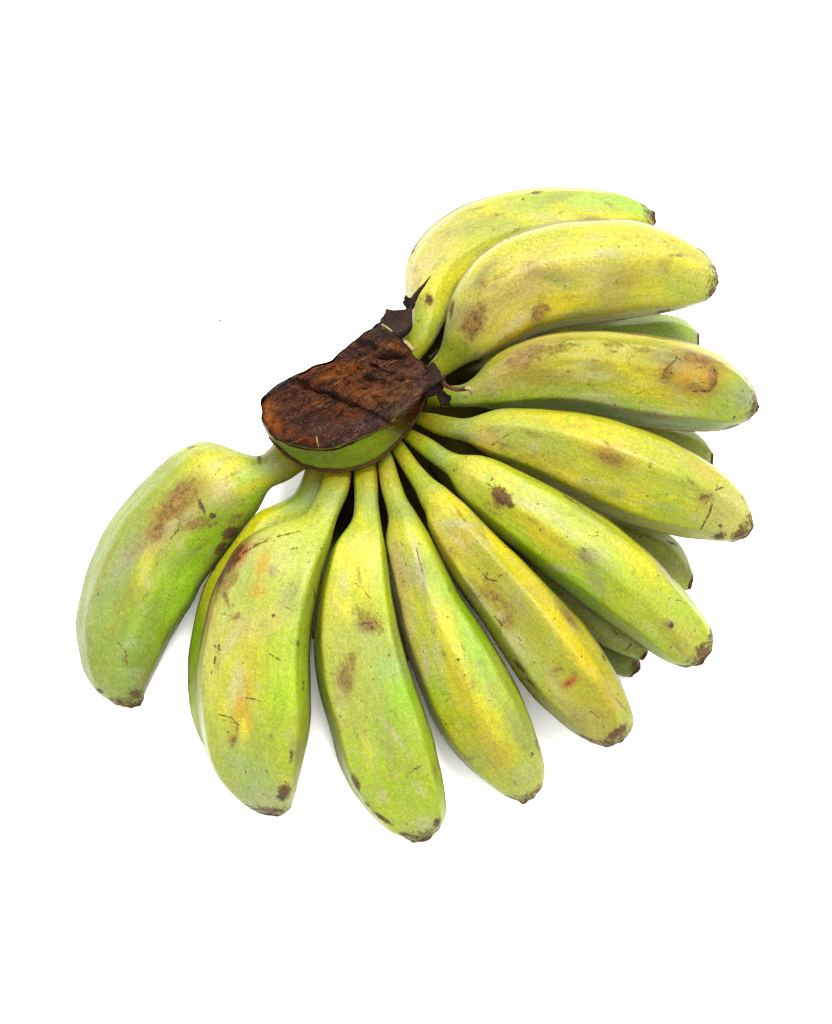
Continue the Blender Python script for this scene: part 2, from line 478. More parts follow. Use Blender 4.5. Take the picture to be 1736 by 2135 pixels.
    lump = lump + tipw_ * (wave_noise(P, 1500, seed * 3 + 3) * 0.00028 + wave_noise(P, 700, seed + 50) * 0.0003).reshape(rows, cols)
    G = G + N * lump[..., None]
    # closing cap of the blossom end, slightly sunken
    N = grid_normals(G)
    if flip: N = -N
    P = G.reshape(-1, 3); Nf = N.reshape(-1, 3)
    px, zc = proj(P)
    vw = CAM_LOC - P; vw /= np.linalg.norm(vw, axis=1, keepdims=True)
    tt = np.repeat(t, cols)
    basec = np.tile(alb(base), (len(P), 1))
    tse = max(t_stem, shade_reach)
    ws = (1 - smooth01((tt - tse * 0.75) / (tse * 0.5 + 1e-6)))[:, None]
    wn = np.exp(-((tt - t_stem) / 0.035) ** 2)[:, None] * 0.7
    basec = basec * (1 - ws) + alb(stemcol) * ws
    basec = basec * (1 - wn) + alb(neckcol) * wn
    if shade_reach == 0.0:
        wb = 0.6 * np.exp(-((tt - t_stem * 0.42) / (t_stem * 0.28)) ** 2)[:, None]
        basec = basec * (1 - wb) + alb((196, 178, 62)) * wb
    rgrid = (smooth01((np.abs(S[..., 0]) - 0.91) / 0.09) * smooth01((S[..., 1] + 0.5) / 0.3) * smooth01((t - t_stem * 1.3) / 0.2)[:, None]).reshape(-1)
    fields = {'scar': np.zeros(len(P)), 'bruise': np.zeros(len(P)), 'ridge': rgrid}
    fields['scar'] = np.maximum(fields['scar'], (0.26 if shade_reach else 0.56) * smooth01((tt - (1 - 0.075)) / 0.06))
    fields['ridge'] = fields['ridge'] + 0.55 * smooth01((tt - 0.86) / 0.1) * rgrid
    marks = list(marks)
    if seed < 20 or 22 <= seed <= 26:
        g3 = np.random.default_rng(seed * 11 + 4)
        ax = np.gradient(c, axis=0)
        for _ in range(26):
            i = int(g3.uniform(t_stem * 1.25, 0.95) * (rows - 1)); xx = g3.uniform(-0.8, 0.8)
            pv = c[i] + (b[i] - a[i]) * 0.5 * xx
            an = math.degrees(math.atan2(ax[i, 1], ax[i, 0])) + g3.normal(0, 16)
            ln_, wd = g3.uniform(10, 52), g3.uniform(3.5, 11)
            kind = g3.random()
            if kind < 0.42: marks.append(('bruise', 'v', pv[0], pv[1], ln_, wd, an, g3.uniform(.35, .62)))
            elif kind < 0.62: marks.append(('col', 'v', pv[0], pv[1], ln_, wd, an, (206, 202, 156), g3.uniform(.4, .75)))
            elif kind < 0.76: marks.append(('col', 'v', pv[0], pv[1], ln_, wd * 1.5, an, (160, 156, 108), g3.uniform(.4, .7)))
            elif kind < 0.88: marks.append(('col', 'v', pv[0], pv[1], ln_, wd * 1.4, an, (230, 224, 84), g3.uniform(.4, .8)))
            else:
                a2 = math.radians(an + g3.normal(0, 40)); l2 = g3.uniform(8, 22)
                d2 = np.array((math.cos(a2), math.sin(a2))) * l2; bend = np.array((-d2[1], d2[0])) * g3.normal(0, .18)
                marks.append(('line', 'v', [tuple(pv - d2), tuple(pv + bend), tuple(pv + d2)], g3.uniform(1.6, 2.4), g3.uniform(.45, .7)))
    col = paint(P, Nf, px, zc, vw, basec, marks, fields)
    Lm = np.linalg.norm(np.diff(Cc, axis=0), axis=1).sum()
    off = np.array((seed * 0.37, seed * 0.21, seed * 0.13))
    rr = np.linalg.norm(W, axis=1)
    pc = np.stack([np.repeat(t * Lm, cols), (rr[:, None] * S[..., 0]).ravel(), (h[:, None] * S[..., 1]).ravel()], 1) + off
    rs = int(round(t_stem * (rows - 1))); rt = int(round((1 - taper_t) * (rows - 1)))
    def piece(nm, r0, r1, mat, parent, cap_end=False, cap_start=False):
        sl = slice(r0 * cols, (r1 + 1) * cols)
        q = grid_quads(r1 - r0 + 1, cols)
        if not flip: q = q[:, ::-1]
        vs = P[sl]; ns = Nf[sl]
        at_ = {'pc': pc[sl], 'col': col[sl], 'scar': fields['scar'][sl], 'bruise': fields['bruise'][sl], 'ridge': fields['ridge'][sl]}
        tris = []
        for flag, rr_, sgn in ((cap_end, r1, 1), (cap_start, r0, -1)):
            if not flag: continue
            ring = (rr_ - r0) * cols + np.arange(cols)
            ctr = P[rr_ * cols:(rr_ + 1) * cols].mean(0) - T[rr_] * 0.0012 * sgn
            ci = len(vs)
            vs = np.vstack([vs, ctr]); ns = np.vstack([ns, T[rr_] * sgn])
            for kk in at_: at_[kk] = np.concatenate([at_[kk], at_[kk][[ring[0]]]])
            n2 = np.roll(ring, -1)
            tr = np.stack([ring, n2, np.full(cols, ci)], 1)
            if (sgn > 0) == flip: tr = tr
            else: tr = tr[:, ::-1]
            tris += list(tr)
        return make_mesh(nm, vs, q, mat, parent, ns, at_, tris)
    body = piece('banana', rs, rt, PEEL, hand)
    if label: body['label'] = label
    piece('stem', 0, rs, PEEL, body, cap_start=True)
    piece('tip', rt, rows - 1, TIP, body, cap_end=True)
    return body

def c_(c, *rows):  # stations measured on one sheet: (Ax, Ay, Bx, By)
    return [(c, *r) for r in rows]

# ---- leftmost banana, curling down to the left
banana('banana', c_('4', (1300, 100, 1470, 260), (1240, 165, 1370, 320), (1190, 178, 1285, 355), (1090, 150, 1245, 410),
    (980, 108, 1210, 480), (860, 96, 1150, 560), (730, 158, 1085, 640), (600, 260, 1010, 745), (480, 380, 940, 840),
    (360, 520, 880, 925), (270, 690, 830, 1030), (200, 870, 765, 1130), (165, 1020, 700, 1240), (150, 1160, 655, 1340),
    (165, 1300, 612, 1420), (200, 1440, 578, 1495), (270, 1540, 556, 1540), (360, 1605, 540, 1575), (430, 1632, 528, 1600)),
    ('4', 490, 1625), 3, [(0, .054), (.1, .057), (.2, .054), (.55, .038), (.8, .029), (1, .022)], (156, 174, 74), [  # base darkened: dimmer light on this down-sloping fruit is put into its colour
    ('col', '4', 760, 330, 250, 70, 140, (186, 206, 92), .7), ('col', '4', 1000, 255, 190, 95, 15, (230, 228, 62), .95),
    ('col', '4', 1170, 360, 90, 130, 10, (160, 206, 66), .8), ('col', '4', 330, 950, 430, 110, 113, (156, 176, 112), .85),
    ('col', '4', 500, 1010, 230, 110, 115, (164, 168, 66), .7), ('col', '4', 790, 800, 330, 85, 126, (160, 206, 50), .95),
    ('col', '4', 745, 1000, 200, 60, 120, (168, 226, 78), .7), ('col', '4', 380, 1380, 230, 210, 100, (140, 168, 80), .8),
    ('col', '4', 540, 1180, 200, 70, 115, (150, 190, 70), .7),
    ('col', '4', 490, 1430, 45, 30, 20, (172, 194, 140), .8), ('col', '4', 470, 1270, 50, 40, 20, (168, 190, 128), .7),
    ('col', '4', 1010, 390, 85, 75, 0, (204, 194, 138), .9), ('col', '4', 560, 700, 150, 50, 150, (190, 180, 128), .8),
    ('col', '4', 430, 790, 140, 50, 130, (164, 168, 130), .8), ('col', '4', 1250, 230, 90, 60, 30, (120, 130, 60), .6),
    ('col', '4', 730, 480, 220, 100, 132, (172, 140, 62), .85), ('bruise', '4', 740, 440, 190, 90, 132, 1.0), ('bruise', '4', 620, 610, 110, 60, 140, .95), ('bruise', '4', 850, 570, 140, 50, 170, .95), ('bruise', '4', 560, 690, 120, 40, 150, .6),
    ('bruise', '4', 1060, 545, 90, 40, 160, .7), ('bruise', '4', 830, 380, 60, 40, 0, .8),
    ('scar', '4', 880, 470, 22, 60, -30, .75), ('scar', '4', 945, 525, 20, 20, 0, 1.0), ('scar', '4', 1045, 622, 60, 38, -30, .95),
    ('scar', '4', 990, 710, 30, 80, 38, .7), ('scar', '4', 495, 1560, 60, 50, 0, .7), ('scar', '4', 285, 1535, 40, 22, 30, .7),
    ('scar', '4', 1210, 200, 20, 45, -10, .7), ('scar', '4', 820, 125, 40, 14, -20, .6),
    ('line', '4', [(395, 1262), (440, 1310), (448, 1400)], 2.4, .72), ('line', '4', [(980, 255), (945, 310)], 2.2, .6),
    ('line', '4', [(240, 1110), (200, 1200)], 2.2, .5)],
    prof=[(-1, -.1), (-.72, .62), (.25, .95), (.9, .45), (1, -.1), (.5, -.85), (-.6, -.85)], seed=1, soft=4.5,
    stemcol=(138, 148, 62), label='leftmost banana, greyish green with a brown bruise on its shoulder')

# ---- second banana, broad, with orange flecks
banana('banana', c_('5', (795, 120, 945, 130), (775, 195, 930, 210), (742, 270, 897, 290), (705, 330, 866, 360), (640, 368, 846, 430),
    (540, 388, 835, 500), (435, 432, 815, 570), (338, 512, 790, 660), (262, 635, 766, 765), (200, 760, 747, 870), (155, 915, 733, 980),
    (125, 1080, 724, 1120), (108, 1230, 727, 1260), (112, 1360, 728, 1400), (130, 1490, 716, 1540), (162, 1620, 692, 1650),
    (215, 1730, 668, 1750), (288, 1820, 648, 1835), (360, 1885, 622, 1900), (440, 1930, 585, 1938)),
    ('5', 515, 1946), 3, [(0, .054), (.10, .062), (.25, .063), (.6, .048), (.85, .033), (1, .021)], (176, 190, 82), [
    ('col', '5', 640, 440, 170, 70, 170, (206, 214, 90), .8), ('col', '5', 740, 560, 130, 220, 10, (196, 212, 84), .7),
    ('col', '5', 560, 640, 160, 130, 100, (206, 206, 116), .7), ('col', '5', 300, 760, 90, 200, 15, (180, 192, 110), .8),
    ('col', '5', 620, 1000, 120, 300, 5, (176, 208, 76), .8), ('col', '5', 180, 1200, 80, 330, 3, (196, 200, 122), .85),
    ('col', '5', 380, 1180, 150, 330, 3, (208, 208, 72), .85), ('col', '5', 440, 1320, 200, 150, 0, (206, 206, 66), .6),
    ('col', '5', 590, 1330, 100, 220, 5, (176, 212, 58), .8), ('col', '5', 460, 930, 180, 70, 160, (206, 196, 120), .7),
    ('col', '5', 480, 1560, 230, 150, 0, (172, 192, 74), .8), ('col', '5', 330, 1600, 140, 110, 0, (170, 180, 108), .6),
    ('col', '5', 400, 1720, 160, 90, 30, (168, 192, 120), .8), ('col', '5', 440, 1850, 150, 60, 10, (176, 188, 132), .8),
    ('col', '5', 470, 610, 32, 75, 18, (208, 172, 58), .85), ('col', '5', 430, 745, 45, 40, 10, (206, 174, 62), .85),
    ('col', '5', 365, 1330, 42, 130, 10, (208, 168, 54), .85), ('col', '5', 385, 1440, 30, 60, 0, (204, 164, 60), .6),
    ('col', '5', 335, 560, 50, 90, 38, (160, 84, 36), .9), ('scar', '5', 345, 530, 32, 44, 40, .8), ('scar', '5', 305, 595, 34, 80, 35, 1.0), ('scar', '5', 250, 680, 22, 80, 25, .85), ('bruise', '5', 240, 740, 60, 110, 25, .9), ('bruise', '5', 420, 500, 140, 40, 160, .6), ('col', '5', 185, 880, 20, 90, 12, (190, 150, 110), .8),
    ('bruise', '5', 290, 680, 60, 60, 40, .9), ('bruise', '5', 270, 780, 20, 100, -20, .8), ('bruise', '5', 330, 890, 50, 30, 160, .8),
    ('line', '5', [(360, 555), (430, 510), (520, 470), (600, 450), (670, 432)], 3.2, .85),
    ('scar', '5', 520, 882, 13, 13, 0, .8), ('scar', '5', 655, 1040, 16, 40, -15, .55), ('line', '5', [(515, 1085), (565, 1125)], 2.3, .7),
    ('line', '5', [(235, 1040), (215, 1130), (195, 1190)], 2.4, .7), ('line', '5', [(215, 1045), (240, 1070)], 2.4, .7),
    ('line', '5', [(240, 1415), (300, 1430), (345, 1465)], 2.4, .75), ('line', '5', [(250, 1445), (320, 1455)], 2.2, .6),
    ('scar', '5', 335, 1480, 14, 20, 0, .6), ('bruise', '5', 310, 1550, 35, 50, 0, .8), ('scar', '5', 305, 1550, 10, 16, 0, .55),
    ('scar', '5', 585, 1830, 40, 70, 25, .85), ('scar', '5', 625, 1630, 20, 60, 5, .6), ('scar', '5', 500, 1920, 110, 26, 0, .8),
    ('scar', '5', 685, 1260, 10, 60, 0, .55), ('scar', '5', 745, 770, 10, 60, 0, .6), ('col', '5', 490, 1270, 30, 25, 0, (168, 190, 80), .6)],
    prof=[(-1, -.2), (-.86, .55), (.72, .88), (.93, .3), (1, -.35), (.5, -.9), (-.6, -.85)], seed=2, soft=3.0,
    stemcol=(178, 184, 66), label='broad pale green banana with orange flecks and a dark scar on its shoulder')

# ---- third banana, long, pointing straight down
banana('banana', c_('5', (952, 105, 1080, 100), (955, 200, 1085, 200), (958, 290, 1088, 290), (948, 372, 1096, 372), (915, 422, 1108, 445),
    (868, 470, 1122, 525), (830, 530, 1133, 605), (800, 620, 1150, 715), (770, 740, 1172, 835), (752, 860, 1197, 960),
    (742, 990, 1227, 1080), (744, 1120, 1262, 1200), (762, 1260, 1302, 1320), (797, 1400, 1342, 1430), (836, 1540, 1377, 1540),
    (872, 1680, 1402, 1640), (922, 1790, 1427, 1750), (985, 1885, 1445, 1850), (1065, 1970, 1448, 1915), (1150, 2035, 1438, 1975),
    (1235, 2068, 1405, 2030)), ('5', 1330, 2075), 3, [(0, .054), (.10, .062), (.25, .063), (.6, .046), (.85, .031), (1, .021)], (176, 198, 80), [
    ('col', '5', 960, 560, 170, 130, 0, (224, 222, 72), .9), ('col', '5', 920, 780, 160, 120, 0, (214, 212, 70), .8),
    ('col', '5', 1120, 800, 60, 160, -5, (200, 214, 56), .8), ('col', '5', 830, 900, 70, 220, 0, (202, 202, 80), .8),
    ('col', '5', 1010, 1050, 190, 130, 0, (176, 190, 100), .75), ('col', '5', 1170, 1180, 120, 80, -10, (172, 200, 128), .8),
    ('col', '5', 900, 1150, 90, 190, -10, (184, 186, 86), .7), ('col', '5', 1230, 1330, 110, 110, 0, (158, 210, 72), .9),
    ('col', '5', 1010, 1380, 120, 170, -15, (174, 184, 96), .7), ('col', '5', 900, 1520, 60, 140, -15, (196, 196, 66), .6),
    ('col', '5', 1130, 1560, 220, 110, 0, (164, 190, 76), .8), ('col', '5', 1200, 1800, 200, 170, 30, (168, 194, 66), .85),
    ('col', '5', 1330, 2000, 60, 40, 0, (188, 196, 144), .8),
    ('col', '5', 1030, 945, 50, 26, 0, (150, 132, 92), .8), ('bruise', '5', 1030, 910, 110, 90, 20, .75),
    ('line', '5', [(995, 932), (1075, 918)], 2.4, .72), ('line', '5', [(1000, 955), (1055, 950)], 2.2, .62), ('line', '5', [(975, 870), (1005, 925)], 2.0, .5),
    ('col', '5', 905, 1230, 45, 90, 5, (150, 140, 96), .7), ('bruise', '5', 920, 1200, 60, 160, 10, .7), ('line', '5', [(930, 1110), (945, 1160)], 2.0, .5),
    ('scar', '5', 1058, 1228, 8, 8, 0, .8), ('line', '5', [(1230, 1750), (1265, 1715), (1320, 1680)], 2.6, .72),
    ('scar', '5', 965, 1770, 24, 60, -20, .85), ('scar', '5', 1110, 1965, 90, 16, 35, .8), ('scar', '5', 1030, 1890, 60, 10, 45, .6),
    ('scar', '5', 1400, 1990, 24, 50, 20, .8), ('bruise', '5', 1390, 1710, 20, 60, 0, .7), ('line', '5', [(960, 320), (955, 390)], 3, .5),
    ('scar', '5', 1240, 2050, 70, 14, 15, .7)],
    prof=[(-1, -.45), (-.80, .62), (.78, .82), (1, .1), (.65, -.85), (-.6, -.9)], seed=3, soft=2.4,
    stemcol=(184, 190, 66), label='long banana pointing straight down, yellow at the neck, green below')

# ---- fourth
banana('banana', [('v', 787, 970, 822, 960), ('v', 795, 1018, 836, 1006), ('v', 808, 1060, 851, 1045)] + c_('6',
    (82, 270, 238, 215), (66, 338, 285, 285), (60, 410, 325, 358), (75, 505, 368, 440), (95, 610, 422, 550), (120, 740, 492, 680),
    (150, 880, 570, 805), (187, 1010, 650, 925), (230, 1150, 728, 1045), (282, 1300, 790, 1160), (342, 1440, 842, 1270),
    (410, 1555, 887, 1380), (490, 1655, 922, 1480), (580, 1740, 952, 1575), (670, 1810, 976, 1660), (755, 1865, 984, 1735), (825, 1888, 966, 1812)),
    ('6', 885, 1890), 4, [(0, .054), (.10, .062), (.22, .063), (.6, .047), (.85, .032), (1, .022)], (192, 204, 74), [
    ('col', '6', 190, 340, 130, 70, 20, (222, 220, 80), .9), ('col', '6', 130, 560, 70, 190, -12, (214, 194, 128), .9),
    ('col', '6', 170, 800, 55, 190, -15, (206, 190, 120), .9), ('col', '6', 230, 1060, 50, 190, -20, (204, 192, 116), .8),
    ('col', '6', 330, 600, 110, 170, -25, (188, 206, 78), .8), ('col', '6', 480, 760, 60, 190, -35, (156, 202, 70), .9),
    ('col', '6', 420, 900, 80, 200, -15, (212, 210, 54), .9), ('col', '6', 600, 1000, 90, 170, -35, (164, 204, 72), .9),
    ('col', '6', 300, 950, 60, 160, -15, (184, 196, 74), .7), ('col', '6', 490, 1230, 70, 160, -20, (220, 204, 78), .85),
    ('col', '6', 690, 1230, 90, 170, -30, (164, 198, 96), .85), ('col', '6', 380, 1260, 60, 130, -25, (164, 200, 72), .8),
    ('col', '6', 600, 1430, 150, 170, -30, (214, 206, 54), .9), ('col', '6', 500, 1480, 90, 110, -30, (184, 200, 74), .6),
    ('col', '6', 840, 1480, 70, 170, -25, (160, 178, 86), .9), ('col', '6', 700, 1620, 90, 100, -35, (206, 186, 70), .8),
    ('col', '6', 870, 1740, 110, 70, -50, (178, 188, 112), .85), ('col', '6', 600, 1640, 70, 60, 30, (172, 190, 90), .7),
    ('col', '6', 275, 600, 18, 100, -10, (150, 140, 130), .85), ('line', '6', [(235, 390), (262, 500), (285, 590), (280, 690)], 2.6, .55),
    ('col', '6', 245, 440, 12, 70, -12, (196, 196, 150), .7),
    ('scar', '6', 480, 1066, 13, 13, 0, .95), ('scar', '6', 915, 1620, 18, 26, 0, .65), ('scar', '6', 82, 490, 10, 50, -5, .7),
    ('bruise', '6', 560, 1640, 40, 25, 0, .6), ('scar', '6', 770, 1870, 60, 14, 15, .75), ('scar', '6', 940, 1830, 30, 40, 30, .7),
    ('scar', '6', 940, 1560, 10, 60, -15, .6), ('bruise', '6', 140, 760, 20, 130, -15, .6)],
    prof=[(-1, -.5), (-.84, .42), (.05, .95), (.75, .72), (1, .0), (.6, -.85), (-.6, -.9)], seed=4, soft=2.8,
    stemcol=(172, 190, 54), label='slim lime and yellow banana with a pinkish tan left edge')

# ---- fifth, olive with a bright yellow ridge
banana('banana', c_('2', (80, 345, 140, 312), (130, 432, 197, 388), (180, 512, 255, 455), (207, 580, 320, 502)) + c_('6',
    (280, 200, 430, 95), (300, 290, 520, 168), (350, 400, 622, 268), (420, 530, 742, 385), (500, 668, 862, 495), (590, 802, 980, 608),
    (680, 945, 1092, 725), (762, 1075, 1192, 837), (840, 1192, 1282, 952), (922, 1295, 1362, 1075), (1010, 1380, 1427, 1195),
    (1100, 1458, 1476, 1310), (1180, 1515, 1506, 1415), (1260, 1550, 1490, 1490)),
    ('6', 1385, 1560), 4, [(0, .054), (.10, .062), (.25, .065), (.6, .056), (1, .032)], (176, 180, 68), [
    ('col', '6', 360, 220, 90, 120, -30, (226, 220, 90), .9), ('col', '6', 450, 420, 110, 120, -30, (214, 190, 88), .9),
    ('col', '6', 640, 640, 150, 130, 50, (168, 168, 62), .8), ('col', '6', 830, 870, 190, 90, 55, (168, 168, 62), .8),
    ('col', '6', 480, 170, 130, 45, 43, (230, 222, 90), .95), ('col', '6', 700, 400, 200, 45, 45, (232, 220, 72), .95),
    ('col', '6', 880, 610, 200, 42, 50, (230, 216, 66), .95), ('col', '6', 1060, 860, 200, 45, 53, (228, 214, 58), .95),
    ('col', '6', 1220, 1080, 170, 45, 55, (224, 204, 56), .95), ('col', '6', 960, 690, 120, 30, 50, (222, 206, 104), .8),
    ('col', '6', 1120, 810, 120, 25, 52, (152, 136, 84), .8), ('col', '6', 1290, 1020, 120, 40, 60, (184, 176, 80), .8),
    ('col', '6', 660, 830, 90, 40, 55, (176, 198, 82), .8), ('col', '6', 820, 980, 110, 48, 55, (192, 192, 138), .95),
    ('col', '6', 930, 1130, 110, 50, 52, (168, 186, 92), .8), ('col', '6', 1180, 1300, 190, 90, 50, (186, 182, 62), .85),
    ('col', '6', 1250, 1420, 150, 70, 40, (186, 178, 96), .85), ('col', '6', 1360, 1280, 100, 60, 60, (192, 172, 74), .8),
    ('bruise', '6', 650, 690, 170, 90, 45, .72), ('bruise', '6', 760, 800, 130, 80, 50, .66), ('bruise', '6', 460, 450, 90, 60, 50, .5), ('bruise', '6', 1130, 830, 90, 25, 52, .8),
    ('col', '6', 1125, 1205, 46, 24, -35, (170, 78, 34), .85), ('scar', '6', 1115, 1212, 34, 14, -35, .46), ('col', '6', 1150, 1170, 20, 34, 20, (176, 110, 50), .6), ('bruise', '6', 1060, 1130, 60, 30, -20, .7),
    ('line', '6', [(620, 570), (660, 600), (710, 615)], 2.6, .8), ('line', '6', [(590, 590), (650, 575)], 2.2, .7), ('line', '6', [(650, 560), (645, 610)], 2.2, .6),
    ('line', '6', [(690, 820), (730, 860), (730, 910)], 3.0, .75), ('line', '6', [(740, 870), (790, 890), (850, 960)], 2.8, .7),
    ('scar', '6', 840, 1110, 70, 18, 50, .75), ('scar', '6', 900, 1200, 60, 12, 50, .7), ('scar', '6', 915, 1080, 10, 14, 0, .7),
    ('scar', '6', 1400, 1490, 90, 32, -35, .95), ('scar', '6', 1230, 1525, 80, 18, 25, .75), ('scar', '6', 1330, 1060, 50, 14, 60, .6),
    ('scar', '6', 670, 318, 10, 10, 0, .7), ('scar', '6', 905, 545, 12, 10, 0, .7)],
    prof=[(-1, -.25), (-.72, .6), (.42, .98), (.92, .38), (1, -.2), (.6, -.9), (-.6, -.85)], seed=5, soft=2.6,
    stemcol=(160, 190, 50), label='olive banana with a bright yellow ridge and a red brown spot near its tip')

# ---- sixth, lime with a brown blotch near the neck
banana('banana', c_('2', (135, 288, 172, 240), (200, 347, 252, 280), (270, 402, 322, 326), (318, 440, 382, 346), (342, 495, 445, 345),
    (385, 555, 515, 362), (455, 627, 605, 402), (545, 705, 712, 456), (642, 785, 822, 515), (740, 866, 930, 576), (838, 944, 1030, 642),
    (930, 1012, 1122, 712), (1025, 1082, 1212, 790), (1108, 1142, 1290, 870), (1180, 1195, 1360, 952), (1240, 1235, 1412, 1022),
    (1300, 1264, 1452, 1085), (1352, 1272, 1470, 1140)),
    ('2', 1432, 1228), 3, [(0, .054), (.10, .062), (.22, .066), (.6, .062), (1, .046)], (190, 206, 70), [
    ('col', '2', 430, 400, 70, 90, -30, (222, 216, 110), .9), ('col', '2', 530, 450, 110, 60, 40, (214, 214, 84), .8),
    ('col', '2', 700, 560, 150, 70, 40, (192, 202, 86), .8), ('col', '2', 950, 620, 120, 30, 38, (168, 172, 90), .8),
    ('col', '2', 640, 640, 130, 50, 42, (196, 200, 66), .7), ('col', '2', 780, 740, 170, 45, 42, (222, 208, 56), .9),
    ('col', '2', 650, 760, 160, 45, 42, (164, 200, 66), .85), ('col', '2', 900, 940, 190, 55, 42, (158, 202, 70), .9),
    ('col', '2', 1010, 740, 150, 60, 40, (200, 208, 82), .8), ('col', '2', 1000, 850, 130, 60, 40, (172, 206, 76), .9),
    ('col', '2', 1160, 820, 110, 60, 45, (220, 220, 52), .9), ('col', '2', 1280, 850, 80, 35, 45, (190, 170, 110), .7),
    ('col', '2', 1150, 1000, 150, 80, 42, (184, 200, 62), .8), ('col', '2', 1250, 1080, 140, 110, 42, (182, 192, 74), .85),
    ('col', '2', 1330, 1010, 80, 70, 50, (176, 204, 80), .7), ('col', '2', 1200, 1170, 120, 60, 40, (172, 200, 78), .8), ('col', '2', 1360, 1170, 90, 60, 40, (190, 186, 96), .7),
    ('scar', '2', 548, 525, 60, 36, 45, 1.0), ('scar', '2', 590, 565, 22, 20, 60, .9), ('scar', '2', 530, 500, 26, 24, 0, .85), ('bruise', '2', 520, 560, 60, 70, 0, .72),
    ('scar', '2', 512, 455, 9, 9, 0, .6),
    ('col', '2', 920, 780, 40, 32, 10, (160, 146, 112), .9), ('line', '2', [(885, 770), (910, 815), (955, 800), (962, 765), (920, 755), (885, 770)], 2.0, .5),
    ('scar', '2', 1285, 1085, 18, 16, 0, .75), ('bruise', '2', 1280, 1090, 40, 35, 0, .8), ('scar', '2', 1425, 1200, 45, 36, 30, .9),
    ('scar', '2', 1340, 1265, 60, 14, 0, .75), ('scar', '2', 1300, 860, 50, 12, 45, .6), ('scar', '2', 850, 540, 90, 7, 33, .6), ('scar', '2', 1460, 1120, 16, 50, 10, .7)],
    prof=[(-1, -.3), (-.70, .55), (.02, .95), (.80, .72), (1, .05), (.6, -.85), (-.6, -.9)], seed=6, soft=2.8,
    stemcol=(158, 188, 54), label='lime banana with a dark brown blotch near its neck')

# ---- seventh, with scratched pale tip
banana('banana', c_('2', (182, 212, 190, 160), (255, 255, 268, 168), (330, 276, 342, 182), (392, 292, 402, 188), (432, 315, 462, 170),
    (485, 350, 532, 150), (565, 388, 645, 147), (665, 435, 765, 151), (770, 490, 882, 160), (872, 545, 995, 182), (980, 600, 1112, 215),
    (1080, 640, 1220, 256), (1180, 672, 1320, 304), (1280, 695, 1412, 352), (1370, 712, 1500, 408), (1450, 722, 1572, 472),
    (1520, 730, 1622, 545), (1580, 727, 1642, 615)),
    ('2', 1632, 680), 4, [(0, .054), (.10, .062), (.22, .066), (.6, .064), (1, .050)], (202, 206, 80), [
    ('col', '2', 600, 250, 170, 70, 20, (186, 198, 110), .9), ('col', '2', 560, 175, 110, 30, 5, (196, 200, 84), .8),
    ('col', '2', 480, 290, 50, 70, 0, (222, 196, 90), .8), ('col', '2', 760, 320, 160, 60, 25, (188, 196, 84), .8),
    ('col', '2', 880, 215, 170, 40, 12, (226, 212, 74), .95), ('col', '2', 1030, 290, 150, 50, 22, (228, 214, 78), .95),
    ('col', '2', 1180, 330, 120, 50, 25, (186, 196, 74), .8), ('col', '2', 1250, 420, 150, 60, 30, (206, 208, 84), .8),
    ('col', '2', 800, 420, 170, 40, 27, (220, 204, 66), .8), ('col', '2', 700, 410, 100, 30, 27, (190, 192, 60), .8),
    ('col', '2', 1020, 360, 90, 45, 25, (178, 150, 74), .8), ('col', '2', 1000, 480, 190, 60, 28, (196, 202, 74), .8),
    ('col', '2', 1150, 560, 160, 40, 25, (218, 214, 56), .9), ('col', '2', 1260, 570, 60, 60, 0, (160, 196, 56), .8),
    ('col', '2', 1320, 480, 120, 60, 30, (192, 202, 92), .8), ('col', '2', 1350, 640, 120, 40, 15, (180, 192, 80), .8),
    ('col', '2', 1540, 590, 90, 130, 20, (204, 202, 130), .95), ('col', '2', 1430, 420, 80, 30, 35, (206, 190, 110), .7),
    ('bruise', '2', 1020, 365, 85, 42, 25, .8), ('bruise', '2', 1440, 530, 50, 30, -20, .95), ('scar', '2', 1420, 530, 30, 16, -20, .5),
    ('line', '2', [(1480, 500), (1510, 490), (1540, 440)], 2.6, .8), ('line', '2', [(1485, 470), (1520, 435)], 2.4, .75),
    ('line', '2', [(1470, 540), (1450, 600), (1415, 670)], 3.0, .85), ('line', '2', [(1440, 550), (1410, 600), (1395, 650)], 2.2, .6),
    ('scar', '2', 1495, 700, 40, 22, -10, .8), ('scar', '2', 1590, 690, 50, 30, -20, .85), ('scar', '2', 1500, 655, 18, 20, 0, .6),
    ('scar', '2', 1600, 540, 40, 9, 60, .55), ('line', '2', [(1580, 650), (1610, 680), (1620, 700)], 3, .8), ('scar', '2', 1630, 640, 18, 40, 0, .6),
    ('scar', '2', 680, 445, 100, 8, 27, .5), ('scar', '2', 1500, 405, 40, 12, 40, .55)],
    prof=[(-1, -.35), (-.72, .5), (.38, .98), (.88, .55), (1, -.05), (.6, -.85), (-.6, -.9)], seed=7, soft=3.0,
    stemcol=(166, 182, 60), label='yellow green banana with scratches across its pale tip')

